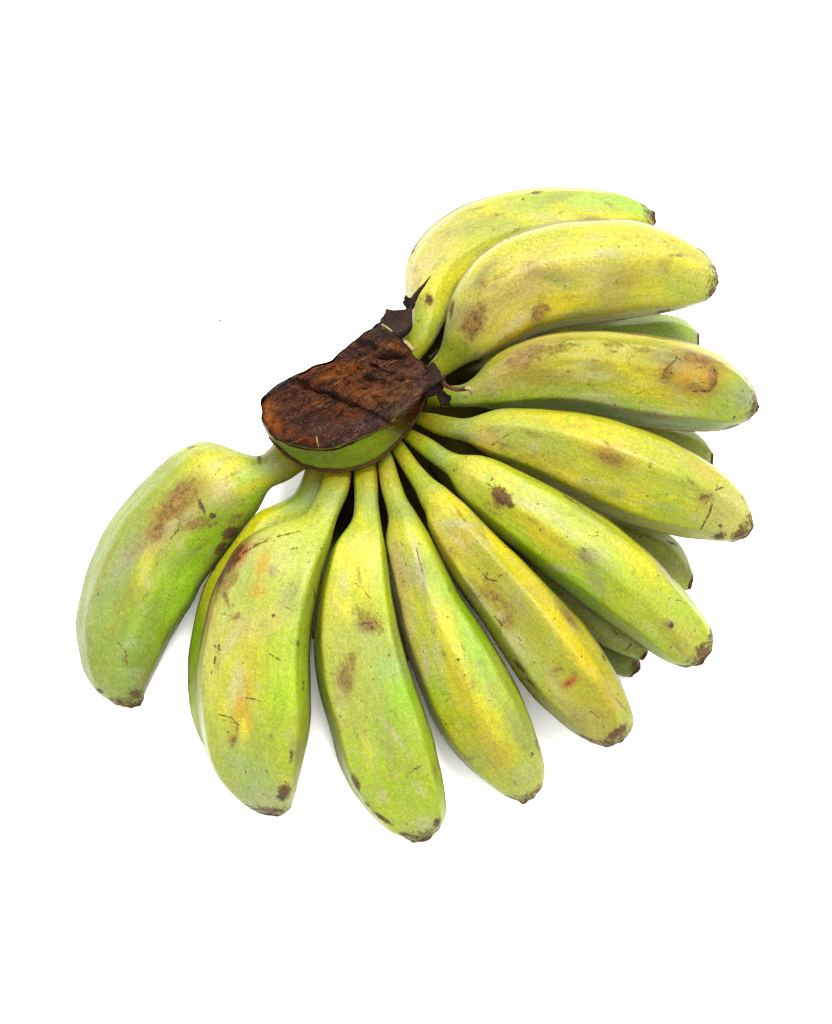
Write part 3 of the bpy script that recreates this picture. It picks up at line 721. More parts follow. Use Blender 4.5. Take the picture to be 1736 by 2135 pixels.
# ---- eighth, with a big ring-shaped brown scar
banana('banana', c_('1', (300, 1008, 318, 915), (378, 1006, 392, 905), (440, 1008, 440, 868), (505, 1015, 482, 818), (590, 1020, 552, 765),
    (690, 1020, 645, 722), (790, 1022, 752, 690), (895, 1032, 860, 675), (1000, 1055, 965, 670), (1100, 1080, 1080, 680), (1200, 1100, 1200, 695),
    (1300, 1112, 1312, 715), (1390, 1117, 1420, 745), (1470, 1117, 1512, 790), (1540, 1108, 1590, 850), (1600, 1082, 1648, 922), (1640, 1050, 1672, 980)),
    ('1', 1664, 1022), 2, [(0, .054), (.08, .062), (.15, .064), (.5, .066), (1, .054)], (184, 184, 72), [
    ('col', '1', 640, 980, 230, 55, 0, (150, 182, 66), .9), ('col', '1', 560, 880, 110, 60, -30, (186, 176, 92), .8),
    ('col', '1', 760, 870, 180, 60, 0, (172, 158, 66), .8), ('col', '1', 850, 770, 130, 25, -5, (214, 202, 54), .7),
    ('col', '1', 980, 830, 170, 60, 8, (192, 186, 62), .7), ('col', '1', 1130, 870, 110, 60, 20, (206, 196, 66), .8),
    ('col', '1', 900, 950, 160, 50, 8, (160, 172, 66), .8), ('col', '1', 1180, 950, 120, 40, 10, (216, 206, 54), .9),
    ('col', '1', 1060, 1010, 240, 45, 10, (150, 186, 70), .9), ('col', '1', 1350, 1060, 200, 50, 5, (150, 190, 76), .9),
    ('col', '1', 1330, 1000, 110, 40, 10, (200, 198, 62), .7), ('col', '1', 1550, 960, 90, 110, 30, (164, 190, 92), .9), ('col', '1', 1610, 950, 50, 70, 20, (158, 172, 128), .8),
    ('col', '1', 1000, 690, 330, 22, 3, (232, 224, 132), .95), ('col', '1', 1350, 740, 220, 24, 18, (232, 224, 96), .95),  # pale yellow strips with the light on the upper facet painted in
    ('col', '1', 720, 720, 130, 24, -18, (222, 206, 136), .9), ('col', '1', 620, 790, 90, 30, -35, (196, 170, 110), .8),
    ('bruise', '1', 660, 790, 130, 55, -25, .9), ('bruise', '1', 780, 760, 140, 45, -12, .72), ('bruise', '1', 1040, 735, 90, 22, 0, .62),
    ('bruise', '1', 780, 870, 200, 50, 0, .36), ('col', '1', 1385, 860, 130, 85, 8, (182, 142, 66), .95), ('col', '1', 1370, 885, 75, 38, 5, (206, 172, 74), .9),
    ('bruise', '1', 1400, 790, 150, 45, 12, .95), ('bruise', '1', 1270, 860, 40, 60, 10, .8), ('bruise', '1', 1470, 880, 28, 80, 5, 1.0), ('bruise', '1', 1400, 930, 90, 28, 12, .8),
    ('line', '1', [(1300, 765), (1310, 800), (1260, 850), (1245, 890)], 3.2, .58), ('line', '1', [(1475, 840), (1480, 900), (1450, 940), (1380, 940)], 3.6, .66),
    ('line', '1', [(1310, 790), (1370, 840), (1450, 835), (1500, 810)], 2.4, .6), ('line', '1', [(1330, 750), (1450, 790), (1540, 830)], 3.0, .52),
    ('line', '1', [(1385, 910), (1440, 895)], 2.2, .6),
    ('scar', '1', 1560, 1095, 60, 16, -10, .9), ('scar', '1', 1650, 1000, 22, 60, 15, .7), ('scar', '1', 1620, 880, 60, 12, 45, .6), ('scar', '1', 1560, 1050, 10, 16, 20, .6),
    ('line', '1', [(800, 740), (1000, 712), (1040, 716)], 2.6, .5), ('scar', '1', 810, 740, 12, 8, 0, .6)],
    prof=[(-1, -.35), (-.66, .55), (.30, .92), (.76, .86), (1, .05), (.6, -.85), (-.6, -.9)], seed=8, soft=1.6,
    stemcol=(126, 158, 50), label='banana with a large ring shaped brown scar near its tip')

# ---- ninth, fat and tan yellow
banana('banana', c_('1', (300, 878, 252, 800), (345, 848, 278, 768), (405, 815, 298, 715), (470, 795, 312, 640), (535, 768, 330, 545), (605, 738, 372, 450),
    (682, 702, 440, 357), (760, 680, 540, 286), (840, 663, 652, 240), (920, 653, 772, 212), (1000, 645, 892, 197), (1080, 635, 1010, 191),
    (1160, 620, 1122, 198), (1232, 607, 1222, 220), (1302, 595, 1312, 258), (1370, 577, 1392, 306), (1425, 557, 1450, 356), (1465, 530, 1480, 412)),
    ('1', 1485, 470), 3, [(0, .054), (.10, .062), (.2, .070), (.5, .072), (1, .062)], (210, 210, 92), [
    ('col', '1', 400, 640, 80, 90, 0, (196, 186, 110), .8), ('col', '1', 350, 760, 80, 60, -40, (184, 196, 72), .8), ('col', '1', 480, 780, 110, 40, -20, (190, 190, 66), .7),
    ('col', '1', 620, 420, 170, 110, -40, (216, 208, 126), .85), ('col', '1', 600, 580, 150, 90, -20, (212, 192, 108), .8),
    ('col', '1', 680, 480, 80, 70, -20, (208, 176, 130), .7), ('col', '1', 700, 280, 180, 40, -25, (206, 208, 98), .8),
    ('col', '1', 960, 270, 200, 60, 0, (214, 214, 94), .8), ('col', '1', 900, 400, 180, 90, -5, (222, 214, 112), .8),
    ('col', '1', 830, 560, 180, 60, -8, (224, 210, 70), .9), ('col', '1', 1000, 590, 160, 30, -8, (206, 204, 56), .9),
    ('col', '1', 640, 660, 120, 40, -25, (216, 190, 64), .8), ('col', '1', 1040, 520, 90, 90, 0, (184, 172, 96), .8), ('col', '1', 1090, 450, 60, 50, 0, (190, 170, 84), .7),
    ('col', '1', 1180, 320, 150, 80, 10, (220, 214, 106), .8), ('col', '1', 1220, 500, 110, 50, -10, (216, 210, 80), .8),
    ('col', '1', 1360, 480, 110, 80, -10, (202, 212, 104), .9), ('col', '1', 1400, 400, 60, 60, 0, (210, 206, 120), .8), ('col', '1', 1270, 385, 40, 30, 0, (180, 170, 110), .8),
    ('bruise', '1', 430, 640, 65, 120, 20, 1.0), ('scar', '1', 435, 620, 20, 34, 20, .5), ('bruise', '1', 500, 470, 140, 80, -50, .68), ('bruise', '1', 410, 560, 60, 40, 0, .5),
    ('bruise', '1', 715, 590, 50, 75, 20, .85), ('scar', '1', 690, 610, 10, 22, 20, .6), ('scar', '1', 715, 555, 10, 20, 0, .5),
    ('line', '1', [(680, 378), (664, 392), (668, 412)], 2.2, .6), ('bruise', '1', 1270, 380, 40, 25, 0, .5),
    ('line', '1', [(330, 600), (350, 500), (400, 410), (480, 335), (580, 270)], 3.4, .66), ('scar', '1', 335, 580, 14, 50, 5, .8),
    ('scar', '1', 1468, 520, 28, 30, 0, .95), ('scar', '1', 1475, 455, 22, 16, 0, .7), ('scar', '1', 1420, 330, 60, 10, 42, .65), ('scar', '1', 1250, 592, 50, 8, -10, .7),
    ('scar', '1', 1470, 390, 12, 40, 10, .6), ('line', '1', [(800, 206), (900, 197), (1000, 190)], 2.6, .5), ('scar', '1', 1070, 630, 40, 8, -8, .6)],
    prof=[(-1, -.35), (-.80, .45), (.30, .95), (.86, .5), (1, -.1), (.6, -.9), (-.6, -.9)], seed=9, soft=5.0,
    stemcol=(176, 192, 62), label='fat tan yellow banana with a brown patch near its neck')

# ---- tenth, topmost
banana('banana', c_('1', (115, 702, 203, 795), (158, 657, 253, 728), (166, 605, 292, 655), (143, 540, 325, 575), (134, 455, 368, 502), (150, 370, 430, 450),
    (190, 290, 500, 410), (250, 220, 580, 370), (330, 160, 660, 342), (430, 110, 742, 322), (540, 76, 822, 306), (650, 59, 892, 296), (762, 51, 960, 290),
    (880, 52, 1030, 285), (995, 62, 1090, 279), (1080, 81, 1142, 266), (1148, 112, 1184, 245), (1196, 150, 1208, 218)),
    ('1', 1216, 186), 3, [(0, .054), (.10, .062), (.15, .060), (.35, .048), (.7, .042), (1, .036)], (206, 208, 104), [
    ('col', '1', 200, 420, 70, 170, 25, (222, 210, 150), .9), ('col', '1', 300, 260, 160, 60, -45, (212, 204, 134), .8),
    ('col', '1', 340, 430, 200, 60, -48, (232, 224, 66), .95), ('col', '1', 560, 270, 170, 40, -28, (206, 214, 70), .9), ('col', '1', 430, 300, 130, 40, -45, (198, 204, 90), .8),
    ('col', '1', 220, 640, 60, 90, 20, (186, 200, 66), .8), ('col', '1', 260, 560, 50, 60, 20, (206, 210, 70), .8),
    ('col', '1', 440, 210, 100, 40, -35, (172, 182, 106), .75), ('col', '1', 570, 220, 70, 35, -20, (176, 182, 112), .7), ('col', '1', 540, 130, 120, 35, -25, (226, 218, 100), .8),
    ('col', '1', 760, 110, 190, 50, -3, (188, 208, 92), .9), ('col', '1', 950, 110, 160, 40, 5, (184, 216, 110), .9), ('col', '1', 900, 180, 240, 28, -3, (222, 222, 84), .9),
    ('col', '1', 1130, 140, 110, 50, 25, (176, 218, 112), .95), ('col', '1', 1130, 185, 100, 22, 5, (214, 224, 76), .7),
    ('scar', '1', 235, 540, 22, 30, -10, .8), ('bruise', '1', 235, 540, 36, 46, 0, .8), ('scar', '1', 700, 76, 40, 12, -10, .7), ('scar', '1', 645, 108, 9, 9, 0, .7),
    ('scar', '1', 165, 340, 9, 70, 25, .55), ('bruise', '1', 170, 410, 30, 30, 0, .55), ('line', '1', [(900, 120), (925, 100)], 2, .3),
    ('bruise', '1', 190, 470, 30, 60, 10, .4)],
    prof=[(-1, -.3), (-.82, .35), (.15, .95), (.8, .6), (1, -.1), (.6, -.9), (-.6, -.9)], seed=10, soft=3.6,
    stemcol=(186, 200, 58), label='topmost banana, pale and yellow with a green tip')

# ---- lower tier, mostly hidden
LOW = dict(rows=120, cols=72, soft=2.4, smooth=3.0, k=0.92, shade_reach=0.5)  # carries the painted gap shade from the stalk on along the fruit
LOW_STALK_SHADE = dict(stemcol=(58, 50, 26), neckcol=(70, 70, 32))      # deep shade of the gaps painted into the lower tier's stalks
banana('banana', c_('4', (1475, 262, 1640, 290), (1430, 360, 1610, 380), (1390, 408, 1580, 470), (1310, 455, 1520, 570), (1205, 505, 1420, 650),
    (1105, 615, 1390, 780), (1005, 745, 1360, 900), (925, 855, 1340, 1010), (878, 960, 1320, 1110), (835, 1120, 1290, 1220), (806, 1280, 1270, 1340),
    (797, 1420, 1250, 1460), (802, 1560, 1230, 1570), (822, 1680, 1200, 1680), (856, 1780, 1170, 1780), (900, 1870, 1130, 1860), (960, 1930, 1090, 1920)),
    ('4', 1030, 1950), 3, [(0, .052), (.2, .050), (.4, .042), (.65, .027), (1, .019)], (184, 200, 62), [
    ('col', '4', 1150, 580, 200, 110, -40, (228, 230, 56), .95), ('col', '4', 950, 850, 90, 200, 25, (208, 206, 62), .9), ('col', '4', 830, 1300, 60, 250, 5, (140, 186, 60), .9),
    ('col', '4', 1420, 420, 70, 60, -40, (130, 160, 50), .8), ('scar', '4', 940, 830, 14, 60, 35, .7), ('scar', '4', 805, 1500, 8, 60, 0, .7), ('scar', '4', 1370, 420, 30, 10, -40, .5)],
    seed=21, stemcol=(120, 140, 52), label='green banana tucked under the broad second banana', **{**LOW, 'rows': 170, 'cols': 100, 'shade_reach': 0.0})
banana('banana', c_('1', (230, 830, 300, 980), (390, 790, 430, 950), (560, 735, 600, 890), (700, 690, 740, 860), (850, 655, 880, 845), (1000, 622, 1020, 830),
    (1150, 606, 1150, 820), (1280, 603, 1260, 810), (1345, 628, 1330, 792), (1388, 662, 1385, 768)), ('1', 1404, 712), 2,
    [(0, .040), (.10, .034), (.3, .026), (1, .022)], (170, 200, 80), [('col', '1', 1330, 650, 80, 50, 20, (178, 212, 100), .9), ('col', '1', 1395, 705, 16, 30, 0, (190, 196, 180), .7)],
    seed=22, label='green lower banana whose tip shows under the fat tan banana', **LOW, **LOW_STALK_SHADE)
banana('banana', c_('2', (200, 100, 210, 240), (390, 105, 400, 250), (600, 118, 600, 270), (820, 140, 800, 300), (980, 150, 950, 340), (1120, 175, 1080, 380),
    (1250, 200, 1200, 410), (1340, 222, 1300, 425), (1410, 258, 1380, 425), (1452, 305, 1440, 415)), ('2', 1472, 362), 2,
    [(0, .040), (.10, .034), (.3, .024), (1, .022)], (182, 196, 90), seed=23, label='green lower banana below the ring scarred banana', **LOW, **LOW_STALK_SHADE)
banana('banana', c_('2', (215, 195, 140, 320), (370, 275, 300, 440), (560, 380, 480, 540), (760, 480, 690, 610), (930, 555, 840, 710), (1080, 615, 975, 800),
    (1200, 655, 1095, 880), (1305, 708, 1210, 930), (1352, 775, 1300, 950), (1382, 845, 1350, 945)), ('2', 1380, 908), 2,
    [(0, .040), (.10, .034), (.3, .024), (1, .022)], (178, 190, 80), [('scar', '2', 1290, 730, 40, 10, 20, .7)], seed=24, label='dark green lower banana below the scratched banana', **LOW, **LOW_STALK_SHADE)
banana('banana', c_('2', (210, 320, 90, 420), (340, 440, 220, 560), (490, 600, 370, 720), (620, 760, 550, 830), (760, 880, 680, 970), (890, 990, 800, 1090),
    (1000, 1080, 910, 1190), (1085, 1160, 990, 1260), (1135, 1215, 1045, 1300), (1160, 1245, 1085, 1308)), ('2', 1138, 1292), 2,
    [(0, .040), (.10, .034), (.3, .024), (1, .019)], (132, 148, 60), [('scar', '2', 1140, 1260, 30, 40, 30, .8)], seed=25, label='dark lower banana showing its brown tip between two upper bananas', **LOW, **LOW_STALK_SHADE)
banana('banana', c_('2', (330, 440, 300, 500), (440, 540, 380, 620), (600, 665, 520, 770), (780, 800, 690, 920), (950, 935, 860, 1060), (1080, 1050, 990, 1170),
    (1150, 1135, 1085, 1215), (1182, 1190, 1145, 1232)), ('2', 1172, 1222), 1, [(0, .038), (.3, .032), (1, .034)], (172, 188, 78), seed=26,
    label='small green lower banana under the lime banana', **LOW, **LOW_STALK_SHADE)
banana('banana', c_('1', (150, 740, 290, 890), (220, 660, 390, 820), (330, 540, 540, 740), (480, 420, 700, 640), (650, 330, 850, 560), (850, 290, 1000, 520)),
    ('1', 1010, 400), 1, [(0, .040), (.2, .028), (1, .023)], (120, 150, 50), seed=30, label='shaded lower banana under the two topmost bananas', **LOW, **LOW_STALK_SHADE)
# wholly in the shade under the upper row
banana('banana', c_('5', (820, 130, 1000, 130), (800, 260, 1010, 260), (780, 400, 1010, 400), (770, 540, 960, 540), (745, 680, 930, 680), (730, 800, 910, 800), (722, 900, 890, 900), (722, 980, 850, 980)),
    ('5', 770, 1010), 2, [(0, .040), (.10, .034), (.3, .023), (1, .019)], (120, 150, 50), seed=27, label='shaded lower banana in the gap beside the broad banana', **LOW, **LOW_STALK_SHADE)
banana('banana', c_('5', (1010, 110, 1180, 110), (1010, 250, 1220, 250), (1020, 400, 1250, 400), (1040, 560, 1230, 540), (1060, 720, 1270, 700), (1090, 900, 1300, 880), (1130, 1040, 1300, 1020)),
    ('5', 1220, 1120), 2, [(0, .040), (.10, .034), (.3, .023), (1, .019)], (120, 150, 50), seed=28, label='shaded lower banana between two stems', **LOW, **LOW_STALK_SHADE)
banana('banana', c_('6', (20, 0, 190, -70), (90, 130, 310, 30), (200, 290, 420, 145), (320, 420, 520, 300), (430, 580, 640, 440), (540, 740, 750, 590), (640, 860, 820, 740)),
    ('6', 790, 880), 2, [(0, .040), (.10, .034), (.3, .023), (1, .019)], (120, 150, 50), seed=29, label='shaded lower banana under the olive banana', **LOW, **LOW_STALK_SHADE)

# ------------------------------------------------------------------ crown
def poly_polar(pts, ctr, n):
    """radius of a roughly star-shaped outline for n evenly spread angles"""
    p = np.array([V('3', *q) for q in pts]) - ctr
    seg = np.linalg.norm(np.roll(p, -1, 0) - p, axis=1)
    uu = np.concatenate([[0], np.cumsum(seg)])
    pp = np.vstack([p, p[:1]])
    dd = np.linspace(0, uu[-1], n, endpoint=False)
    q = np.stack([np.interp(dd, uu, pp[:, i]) for i in range(2)], 1)
    q = gsm_loop(q, 2.0)
    return q
def seg_dist(p, pts):
    best = np.full(len(p), 1e9)
    for a, b in zip(pts[:-1], pts[1:]):
        a = V('3', *a); b = V('3', *b); d = b - a
        t = np.clip(((p - a) @ d) / (d @ d), 0, 1)
        best = np.minimum(best, np.linalg.norm(p - a - t[:, None] * d, axis=1))
    return best
def ell(p, x, y, rx, ry, rot=0):
    q = p - V('3', x, y); r = math.radians(rot); s = 0.27026
    return ((q[:, 0] * math.cos(r) + q[:, 1] * math.sin(r)) / (rx * s)) ** 2 + ((-q[:, 0] * math.sin(r) + q[:, 1] * math.cos(r)) / (ry * s)) ** 2

def build_crown():
    n = 420
    ctr = V('3', 760, 880)
    outline = [(84, 955), (92, 1100), (180, 1245), (300, 1292), (430, 1324), (620, 1334), (800, 1278), (950, 1205), (1080, 1140), (1180, 1095), (1265, 1020),
        (1325, 925), (1388, 850), (1392, 720), (1300, 645), (1240, 585), (1160, 485), (1120, 430), (1010, 350), (960, 390), (900, 432), (830, 470), (765, 530), (700, 582),
        (640, 648), (595, 676), (520, 688), (480, 702), (420, 740), (350, 772), (270, 800), (200, 842), (140, 895)]
    q = poly_polar(outline, ctr, n)
    # ragged cut edge
    ph = np.arange(n) / n * 2 * math.pi
    jag = sum(math.pow(0.75, i) * np.sin(ph * f + i * 1.7) for i, f in enumerate((17, 29, 43, 61, 97, 120)))
    upper = np.clip(-(q[:, 1]) / 60, 0, 1)
    q = q * (1 + (jag * 0.004 * (0.35 + 1.1 * upper)))[:, None]
    nr = 110
    rad = np.linspace(1, 0.012, nr)
    p2 = (ctr + q[None] * rad[:, None, None]).reshape(-1, 2)
    R = np.repeat(rad, n)
    z0 = 0.083
    # cut plane leans a little towards the viewer and the lower right
    P = at(p2, np.full(len(p2), z0))
    dz = np.zeros(len(P))
    Q = P * 1.0
    dz += wave_noise(Q, 260, 901) * 0.0007 + wave_noise(Q, 700, 902) * 0.00042 + wave_noise(Q, 1700, 903) * 0.00034
    torn = np.exp(-ell(p2, 850, 720, 420, 230, -20))
    dz += torn * (wave_noise(Q, 1100, 904) * 0.0006 + np.abs(wave_noise(Q, 2300, 905)) * 0.0006)
    # two facets left by the knife, meeting in the long split
    dz += -0.0022 * (1 / (1 + np.exp(-(seg_dist(p2, [(500, 870), (640, 930), (830, 1000), (1080, 1115)]) *
           np.sign((p2 - V('3', 500, 870)) @ np.array((-0.39, 0.92)))) / 3.0)))
    cr = seg_dist(p2, [(360, 800), (500, 872), (640, 925), (740, 970), (830, 1000)])
    dz -= 0.0030 * np.exp(-(cr / (2.6 + 1.2 * np.sin(p2[:, 0] * 0.2))) ** 2)
    cr2 = seg_dist(p2, [(830, 1000), (950, 1050), (1070, 1110)])
    dz -= 0.0014 * np.exp(-(cr2 / 2.0) ** 2)
    for (x, y, rx, ry, rot, d) in ((930, 800, 48, 20, 5, .0045), (1030, 820, 30, 18, 0, .0025), (960, 695, 45, 14, 20, .0035), (1080, 628, 105, 14, 2, .0045), (900, 530, 90, 28, 18, .0026),
                                   (950, 560, 40, 24, 0, .002), (1180, 800, 20, 14, 0, .0015), (950, 950, 34, 34, 0, .0008), (690, 1060, 40, 10, -40, .0012),
                                   (840, 720, 40, 10, 10, .0014), (600, 720, 60, 10, -20, .0012), (460, 960, 20, 12, 0, .0008), (1100, 760, 40, 16, -20, .0012), (760, 830, 26, 8, 20, .001)):
        dz -= d * np.exp(-ell(p2, x, y, rx, ry, rot) ** 1.5)
    g2 = np.random.default_rng(5)
    for _ in range(46):                                            # torn slits and splinters, mostly in the upper half
        x = g2.uniform(520, 1300); y = 1180 - 0.62 * x + g2.uniform(0, 420)
        if y > 1100: continue
        rx = g2.uniform(18, 80); ry = g2.uniform(4, 11); rot = g2.normal(8, 22)
        dz += g2.choice((-1, -1, 0.8)) * g2.uniform(.0003, .0012) * np.exp(-ell(p2, x, y, rx, ry, rot) ** 1.3)
    dz += 0.0020 * np.exp(-ell(p2, 1080, 585, 110, 26, 4))      # lifted flap above the slit
    dz += 0.0012 * np.exp(-ell(p2, 1170, 740, 50, 30, -20)) + 0.001 * np.exp(-ell(p2, 950, 950, 50, 45, 0) ** 2)
    dz -= 0.0012 * np.clip((R - 0.93) / 0.07, 0, 1) ** 2             # rounded rim
    P[:, 2] += dz
    G = P.reshape(nr, n, 3)
    N = grid_normals(G)
    if N[..., 2].mean() < 0: N = -N; fl = True
    else: fl = False
    col = np.tile(alb((84, 48, 34)), (len(P), 1))
    for (x, y, rx, ry, rot, c, o) in (
        (430, 980, 330, 170, 15, (82, 46, 34), .9), (700, 730, 190, 80, -8, (150, 82, 42), .9), (640, 760, 120, 50, -20, (168, 96, 50), .7),
        (850, 880, 240, 80, 25, (134, 74, 44), .85), (130, 1050, 60, 130, -15, (166, 98, 54), .9), (220, 1150, 120, 34, 35, (164, 88, 44), .9),
        (360, 1215, 150, 34, 22, (140, 62, 32), .85), (300, 1050, 90, 60, 20, (70, 46, 38), .8), (620, 1010, 160, 60, 20, (100, 52, 34), .8),
        (760, 1040, 90, 50, 10, (122, 62, 36), .7), (560, 1180, 240, 60, -8, (68, 50, 44), .8), (700, 1260, 200, 40, -12, (58, 44, 44), .8),
        (930, 1110, 160, 60, -25, (74, 62, 60), .85), (1130, 1000, 150, 70, -25, (78, 66, 58), .85), (1160, 1110, 70, 50, -30, (120, 112, 48), .9),
        (1050, 930, 110, 60, 0, (124, 78, 52), .8), (1150, 780, 130, 70, 0, (120, 78, 58), .7), (1000, 760, 120, 50, 0, (70, 52, 46), .7),
        (900, 500, 160, 60, 20, (48, 42, 42), .9), (1000, 430, 130, 60, 20, (62, 54, 52), .85), (830, 600, 150, 60, -20, (62, 42, 38), .85), (1110, 560, 100, 34, 12, (146, 86, 56), .9),
        (1030, 660, 170, 30, 4, (84, 54, 50), .8), (480, 760, 90, 40, -25, (110, 58, 38), .8), (300, 820, 130, 40, -25, (64, 48, 42), .8), (1300, 740, 70, 90, 0, (88, 56, 52), .8),
        (1330, 850, 60, 50, 0, (60, 46, 46), .8), (1250, 900, 90, 50, -40, (104, 76, 60), .7), (950, 950, 40, 40, 0, (150, 100, 60), .7), (1180, 880, 30, 24, 0, (150, 110, 74), .6)):
        w = np.clip(np.exp(-ell(p2, x, y, rx, ry, rot)) * 1.3, 0, 1)[:, None] * o
        col = col * (1 - w) + alb(c) * w
    quads = grid_quads(nr, n)
    if np.cross(G[0, 1] - G[0, 0], G[1, 0] - G[0, 0])[2] < 0: quads = quads[:, ::-1]
    # ---- crown body: the wall from the cut down to the seam and the foot below it
    ring = [(82, 960), (88, 1100), (140, 1232), (195, 1300), (285, 1390), (405, 1466), (550, 1506), (720, 1510), (870, 1480), (1000, 1418), (1130, 1300), (1225, 1195), (1300, 1075),
        (1345, 950), (1392, 850), (1400, 720), (1310, 640), (1245, 580), (1165, 480), (1125, 425), (1010, 346), (960, 386), (900, 428), (830, 466), (765, 526), (700, 578),
        (640, 644), (595, 672), (520, 684), (480, 698), (420, 736), (350, 768), (270, 796), (200, 838), (138, 892)]
    qr = poly_polar(ring, ctr, n)
    # match points by angle so the wall does not twist
    def by_angle(qq, m=n):
        an = np.unwrap(np.arctan2(qq[:, 1], qq[:, 0]))
        if an[-1] < an[0]: qq = qq[::-1]; an = np.unwrap(np.arctan2(qq[:, 1], qq[:, 0]))
        an = np.maximum.accumulate(an + np.arange(len(an)) * 1e-6)
        tg = an[0] + np.linspace(0, 2 * math.pi, m, endpoint=False)
        ex = np.concatenate([an, [an[0] + 2 * math.pi]]); qe = np.vstack([qq, qq[:1]])
        out = np.stack([np.interp(tg, ex, qe[:, i]) for i in range(2)], 1)
        k0 = int(round((tg[0] % (2 * math.pi)) / (2 * math.pi) * m))
        return np.roll(out, k0, 0)
    qc, qq = by_angle(q), by_angle(qr)
    layers, zz = [], []
    ups = 1 - 0.07 * np.where(qq[:, 0] < 0, np.clip((62 - qq[:, 1]) / 25, 0, 1), np.clip(-qq[:, 1] / 25, 0, 1))
    for f in np.linspace(0, 1, 9):
        layers.append(ctr + qc * (1 - f) * 0.994 + qq * f * ups[:, None]); zz.append(0.0825 - 0.0175 * f ** 0.8)
    for f in np.linspace(0.15, 1, 6):
        layers.append(ctr + qq * ups[:, None] * (1 - 0.16 * f)); zz.append(0.065 - 0.040 * f)
    W = np.concatenate([at(l, np.full(n, zv)) for l, zv in zip(layers, zz)])
    GW = W.reshape(len(layers), n, 3)
    NW = grid_normals(GW)
    cen = GW.mean((0, 1))
    if np.einsum('ijk,ijk->ij', NW, GW - cen).mean() < 0: NW = -NW
    W = W + NW.reshape(-1, 3) * (wave_noise(W, 300, 77) * 0.0004 + wave_noise(W, 900, 78) * 0.00015)[:, None]
    wq = grid_quads(len(layers), n)
    tn = np.cross(GW[1, 0] - GW[0, 0], GW[0, 1] - GW[0, 0])
    if tn @ (GW[0, 0] - cen) > 0: wq = wq
    pw, _ = proj(W)
    cw = np.tile(alb((150, 178, 62)), (len(W), 1))
    for (x, y, rx, ry, rot, c, o) in ((500, 1400, 300, 50, 10, (136, 164, 66), .8), (850, 1330, 200, 60, -30, (160, 188, 64), .8), (1060, 1220, 110, 50, -45, (158, 176, 56), .8),
            (1180, 1130, 110, 100, -45, (104, 84, 46), .95), (1290, 980, 150, 150, 0, (74, 54, 44), 1), (230, 1290, 60, 40, 40, (150, 160, 100), .7), (90, 1050, 60, 140, 0, (80, 54, 40), 1),
            (700, 560, 700, 250, -35, (70, 48, 40), 1), (1250, 700, 160, 200, 0, (70, 46, 40), 1)):
        w = np.clip(np.exp(-ell(pw, x, y, rx, ry, rot)) * 1.4, 0, 1)[:, None] * o
        cw = cw * (1 - w) + alb(c) * w
    sc = np.maximum(0.8 * np.exp(-ell(pw, 1270, 1020, 140, 150)), 0.75 * np.exp(-((np.repeat(np.arange(len(layers)), n)) / 0.9) ** 2))
    bw = np.maximum(0.2, np.maximum(1.6 * np.exp(-ell(pw, 1270, 1010, 150, 150)), 1.3 * np.exp(-ell(pw, 1190, 1150, 90, 60, -45))))
    bw = np.maximum(bw, 1.5 * np.exp(-ell(pw, 700, 560, 700, 220, -35)))
    pcw = np.stack([W[:, 0], W[:, 1], W[:, 2]], 1)
    body = make_mesh('crown', W, wq, PEEL, hand, None, {'pc': pcw, 'col': cw, 'scar': sc, 'bruise': bw, 'ridge': np.zeros(len(W))})
    ring_in = (nr - 1) * n + np.arange(n)
    P = np.vstack([P, P[ring_in].mean(0)]); col = np.vstack([col, col[ring_in[:1]]])
    tr = np.stack([ring_in, np.roll(ring_in, -1), np.full(n, len(P) - 1)], 1)
    face = make_mesh('cut_face', P, quads, CUT, body, None, {'col': col}, tr)
    face['label'] = 'rough reddish brown cut face of the crown'
    # ---- brown seam where the stalks leave the crown
    ii = [i for i in range(n) if True]
    sp = ctr + qq * 1.004
    ok = (sp[:, 1] > V('3', 0, 1240)[1]) | ((sp[:, 0] > V('3', 1130, 0)[0]) & (sp[:, 1] > V('3', 0, 880)[1]))
    idx = np.nonzero(ok)[0]
    brk = np.nonzero(np.diff(idx) > 1)[0]
    if len(brk): idx = np.concatenate([idx[brk[0] + 1:], idx[:brk[0] + 1]])
    path = at(sp[idx], np.full(len(idx), 0.0655))
    tube('seam', path, np.full(len(path), 0.00058), SEAM, body, jitter=0.15)
    return body

def tube(name, path, rad, mat, parent, sides=10, jitter=0.0, flat=1.0):
    path = np.asarray(path, float); rad = np.asarray(rad, float)
    T = np.gradient(path, axis=0); T /= np.linalg.norm(T, axis=1, keepdims=True)
    up = np.array((0.13, 0.21, 1.0)); up /= np.linalg.norm(up)
    X = np.cross(T, up); X /= np.linalg.norm(X, axis=1, keepdims=True)
    Y = np.cross(X, T)
    a = np.linspace(0, 2 * math.pi, sides, endpoint=False)
    r = rad[:, None] * np.ones(sides)
    if jitter: r = r * (1 + jitter * rng.normal(size=r.shape))
    G = path[:, None] + X[:, None] * (np.cos(a) * r)[..., None] + Y[:, None] * (np.sin(a) * r * flat)[..., None]
    vs = G.reshape(-1, 3); q = grid_quads(len(path), sides)
    n0 = len(vs)
    vs = np.vstack([vs, path[0], path[-1]])
    s = np.arange(sides); s2 = (s + 1) % sides; last = (len(path) - 1) * sides
    tris = [(n0, b, a_) for a_, b in zip(s, s2)] + [(n0 + 1, last + a_, last + b) for a_, b in zip(s, s2)]
    return make_mesh(name, vs, q, mat, parent, None, None, tris)
def smooth_path(pts, zs, n):
    p = np.array([V('3', *q) for q in pts]); u = np.arange(len(p), dtype=float)
    un = np.linspace(0, len(p) - 1, n)
    pp = catmull(p, u, un); z = np.interp(un, u, zs)
    return at(pp, z)

crown = build_crown()

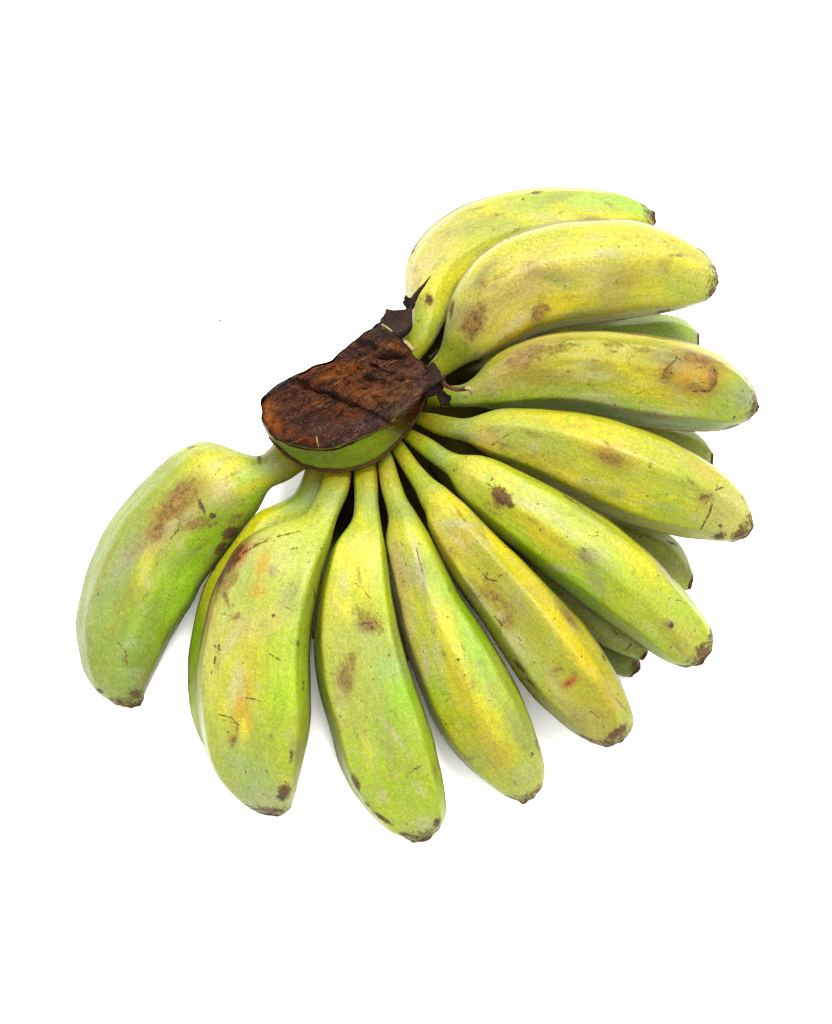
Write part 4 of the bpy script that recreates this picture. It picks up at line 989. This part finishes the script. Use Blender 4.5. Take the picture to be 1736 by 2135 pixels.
def flap(name, outline, zc_, mat, label=None, thick=0.0022, tilt=(0, 0), seed=1):
    """a torn, curled scrap with thickness"""
    n, nr = 120, 14
    pv = np.array([V('3', *q) for q in outline]); ctr = pv.mean(0)
    q = poly_polar(outline, ctr, n)
    ph = np.arange(n) / n * 2 * math.pi
    q = q * (1 + 0.02 * np.sin(ph * 31 + seed) + 0.015 * np.sin(ph * 57 + seed * 2))[:, None]
    rad = np.linspace(1, 0.03, nr)
    p2 = (ctr + q[None] * rad[:, None, None]).reshape(-1, 2)
    d = (p2 - ctr) / 50.0
    z = zc_ + d[:, 0] * tilt[0] + d[:, 1] * tilt[1]
    top = at(p2, z)
    top[:, 2] += wave_noise(top, 420, seed) * 0.0006 + wave_noise(top, 1200, seed + 1) * 0.0003 + 0.0012 * np.repeat(rad, n) ** 2
    bot = top - np.array((0, 0, thick))
    ringt = np.arange(n); Np = len(top)
    q1 = grid_quads(nr, n); G = top.reshape(nr, n, 3)
    if np.cross(G[0, 1] - G[0, 0], G[1, 0] - G[0, 0])[2] < 0: q1 = q1[:, ::-1]
    q2 = q1[:, ::-1] + Np
    side = np.stack([ringt, np.roll(ringt, -1), np.roll(ringt, -1) + Np, ringt + Np], 1)
    return make_mesh(name, np.vstack([top, bot]), np.vstack([q1, q2, side]), mat, hand)
flap('dried_bract', [(1000, 345), (1050, 300), (1040, 268), (1100, 278), (1160, 282), (1215, 275), (1250, 235), (1256, 370), (1230, 410), (1180, 455), (1140, 490), (1060, 450)],
     0.072, BARK, thick=0.006, tilt=(0.0, 0.004), seed=3)
flap('dried_bract', [(1195, 165), (1225, 190), (1262, 185), (1280, 215), (1248, 262), (1210, 262), (1202, 235), (1180, 208), (1200, 205)], 0.0695, NODE, thick=0.003, seed=5)
flap('dried_bract', [(1400, 672), (1432, 680), (1456, 728), (1478, 748), (1460, 800), (1400, 850), (1340, 880), (1330, 800), (1370, 720)], 0.076, BARK, thick=0.004, tilt=(-0.004, 0.002), seed=8)
flap('scab', [(1440, 915), (1475, 925), (1495, 898), (1520, 930), (1560, 950), (1535, 975), (1550, 1005), (1505, 992), (1470, 1010), (1468, 970)], 0.078, NODE, thick=0.003, seed=11)
flap('scab', [(1350, 895), (1430, 875), (1500, 855), (1480, 905), (1400, 930), (1350, 940)], 0.0755, BARK, thick=0.003, seed=13)

# spiky flower remnant and loose fibres
P0 = smooth_path([(1225, 235), (1260, 195), (1300, 130), (1350, 70), (1397, 5)], [.0690, .0695, .0695, .0695, .0700], 30)
tube('fibre', P0, np.interp(np.linspace(0, 1, 30), [0, .25, .5, 1], [.0018, .0014, .0009, .00015]), NODE, hand, 10, .10)
P0 = smooth_path([(1230, 255), (1215, 215), (1190, 170)], [.069, .070, .071], 14)
tube('fibre', P0, np.linspace(.0014, .0003, 14), NODE, hand, 8, .12)
P0 = smooth_path([(1235, 230), (1205, 222), (1178, 208)], [.069, .070, .071], 12)
tube('fibre', P0, np.linspace(.0012, .0003, 12), NODE, hand, 8, .12)
P0 = smooth_path([(1488, 815), (1505, 845), (1540, 868), (1600, 885), (1650, 880), (1690, 878), (1715, 915)], [.078, .081, .083, .084, .084, .084, .082], 50)
tube('fibre', P0, np.interp(np.linspace(0, 1, 50), [0, .6, .8, 1], [.0009, .0008, .0010, .0004]), SEAM, hand, 8, .08)
P0 = smooth_path([(1660, 878), (1692, 876), (1716, 914)], [.0855, .0856, .0836], 14)
tube('fibre', P0, np.interp(np.linspace(0, 1, 14), [0, .5, 1], [.0005, .0010, .0004]), STRAW, hand, 8, .08)
P0 = smooth_path([(1350, 855), (1420, 835), (1480, 800), (1510, 790)], [.080, .081, .081, .080], 24)
tube('fibre', P0, np.linspace(.0012, .0004, 24), BARK, hand, 8, .12)
P0 = smooth_path([(1190, 510), (1225, 540), (1265, 582)], [.0795, .080, .0795], 14)
tube('fibre', P0, np.full(14, .0011), STRAW, hand, 8, .1, .5)
P0 = smooth_path([(1020, 382), (1060, 405), (1100, 438)], [.0865, .0875, .0865], 14)
tube('fibre', P0, np.full(14, .0004), STRAW, hand, 6, .1)
P0 = smooth_path([(516, 1245), (520, 1285), (532, 1325)], [.085, .086, .084], 12)
tube('fibre', P0, np.full(12, .00022), STRAW, hand, 6)
P0 = smooth_path([(138, 1200), (160, 1235), (190, 1262)], [.080, .080, .080], 12)
tube('fibre', P0, np.full(12, .00025), STRAW, hand, 6)
P0 = smooth_path([(1385, 640), (1420, 610), (1455, 575)], [.080, .081, .082], 12)
tube('fibre', P0, np.linspace(.0007, .0002, 12), BARK, hand, 6, .1)

# ------------------------------------------------------------------ crumb on the surface
def crumb():
    p = at(np.array([(459.0, 667.0)]), FLOOR + 0.0004)[0]
    n, nr = 12, 7
    G = []
    for i in range(nr):
        f = math.pi * (i + 0.15) / (nr - 0.7)
        for j in range(n):
            a = 2 * math.pi * j / n
            r = 0.00045 * (1 + 0.25 * math.sin(3 * a + i) + 0.15 * math.sin(5 * a - i))
            G.append(p + np.array((r * 1.2 * math.sin(f) * math.cos(a), r * math.sin(f) * math.sin(a), r * math.cos(f))))
    vs = np.array(G); q = grid_quads(nr, n)
    vs = np.vstack([vs, vs[:n].mean(0), vs[-n:].mean(0)])
    k = nr * n
    tris = [(k, (j + 1) % n, j) for j in range(n)] + [(k + 1, (nr - 1) * n + j, (nr - 1) * n + (j + 1) % n) for j in range(n)]
    o = make_mesh('crumb', vs, q, BARK, None, None, None, tris)
    o['label'] = 'tiny dark crumb lying on the white surface left of the bananas'
    o['category'] = 'crumb'
crumb()

# the hand's origin sits at its base on the surface
ctr = Vector(at(np.array([V('3', 760, 950)]), FLOOR)[0])
for ob in list(hand.children):
    ob.location -= ctr
hand.location = ctr
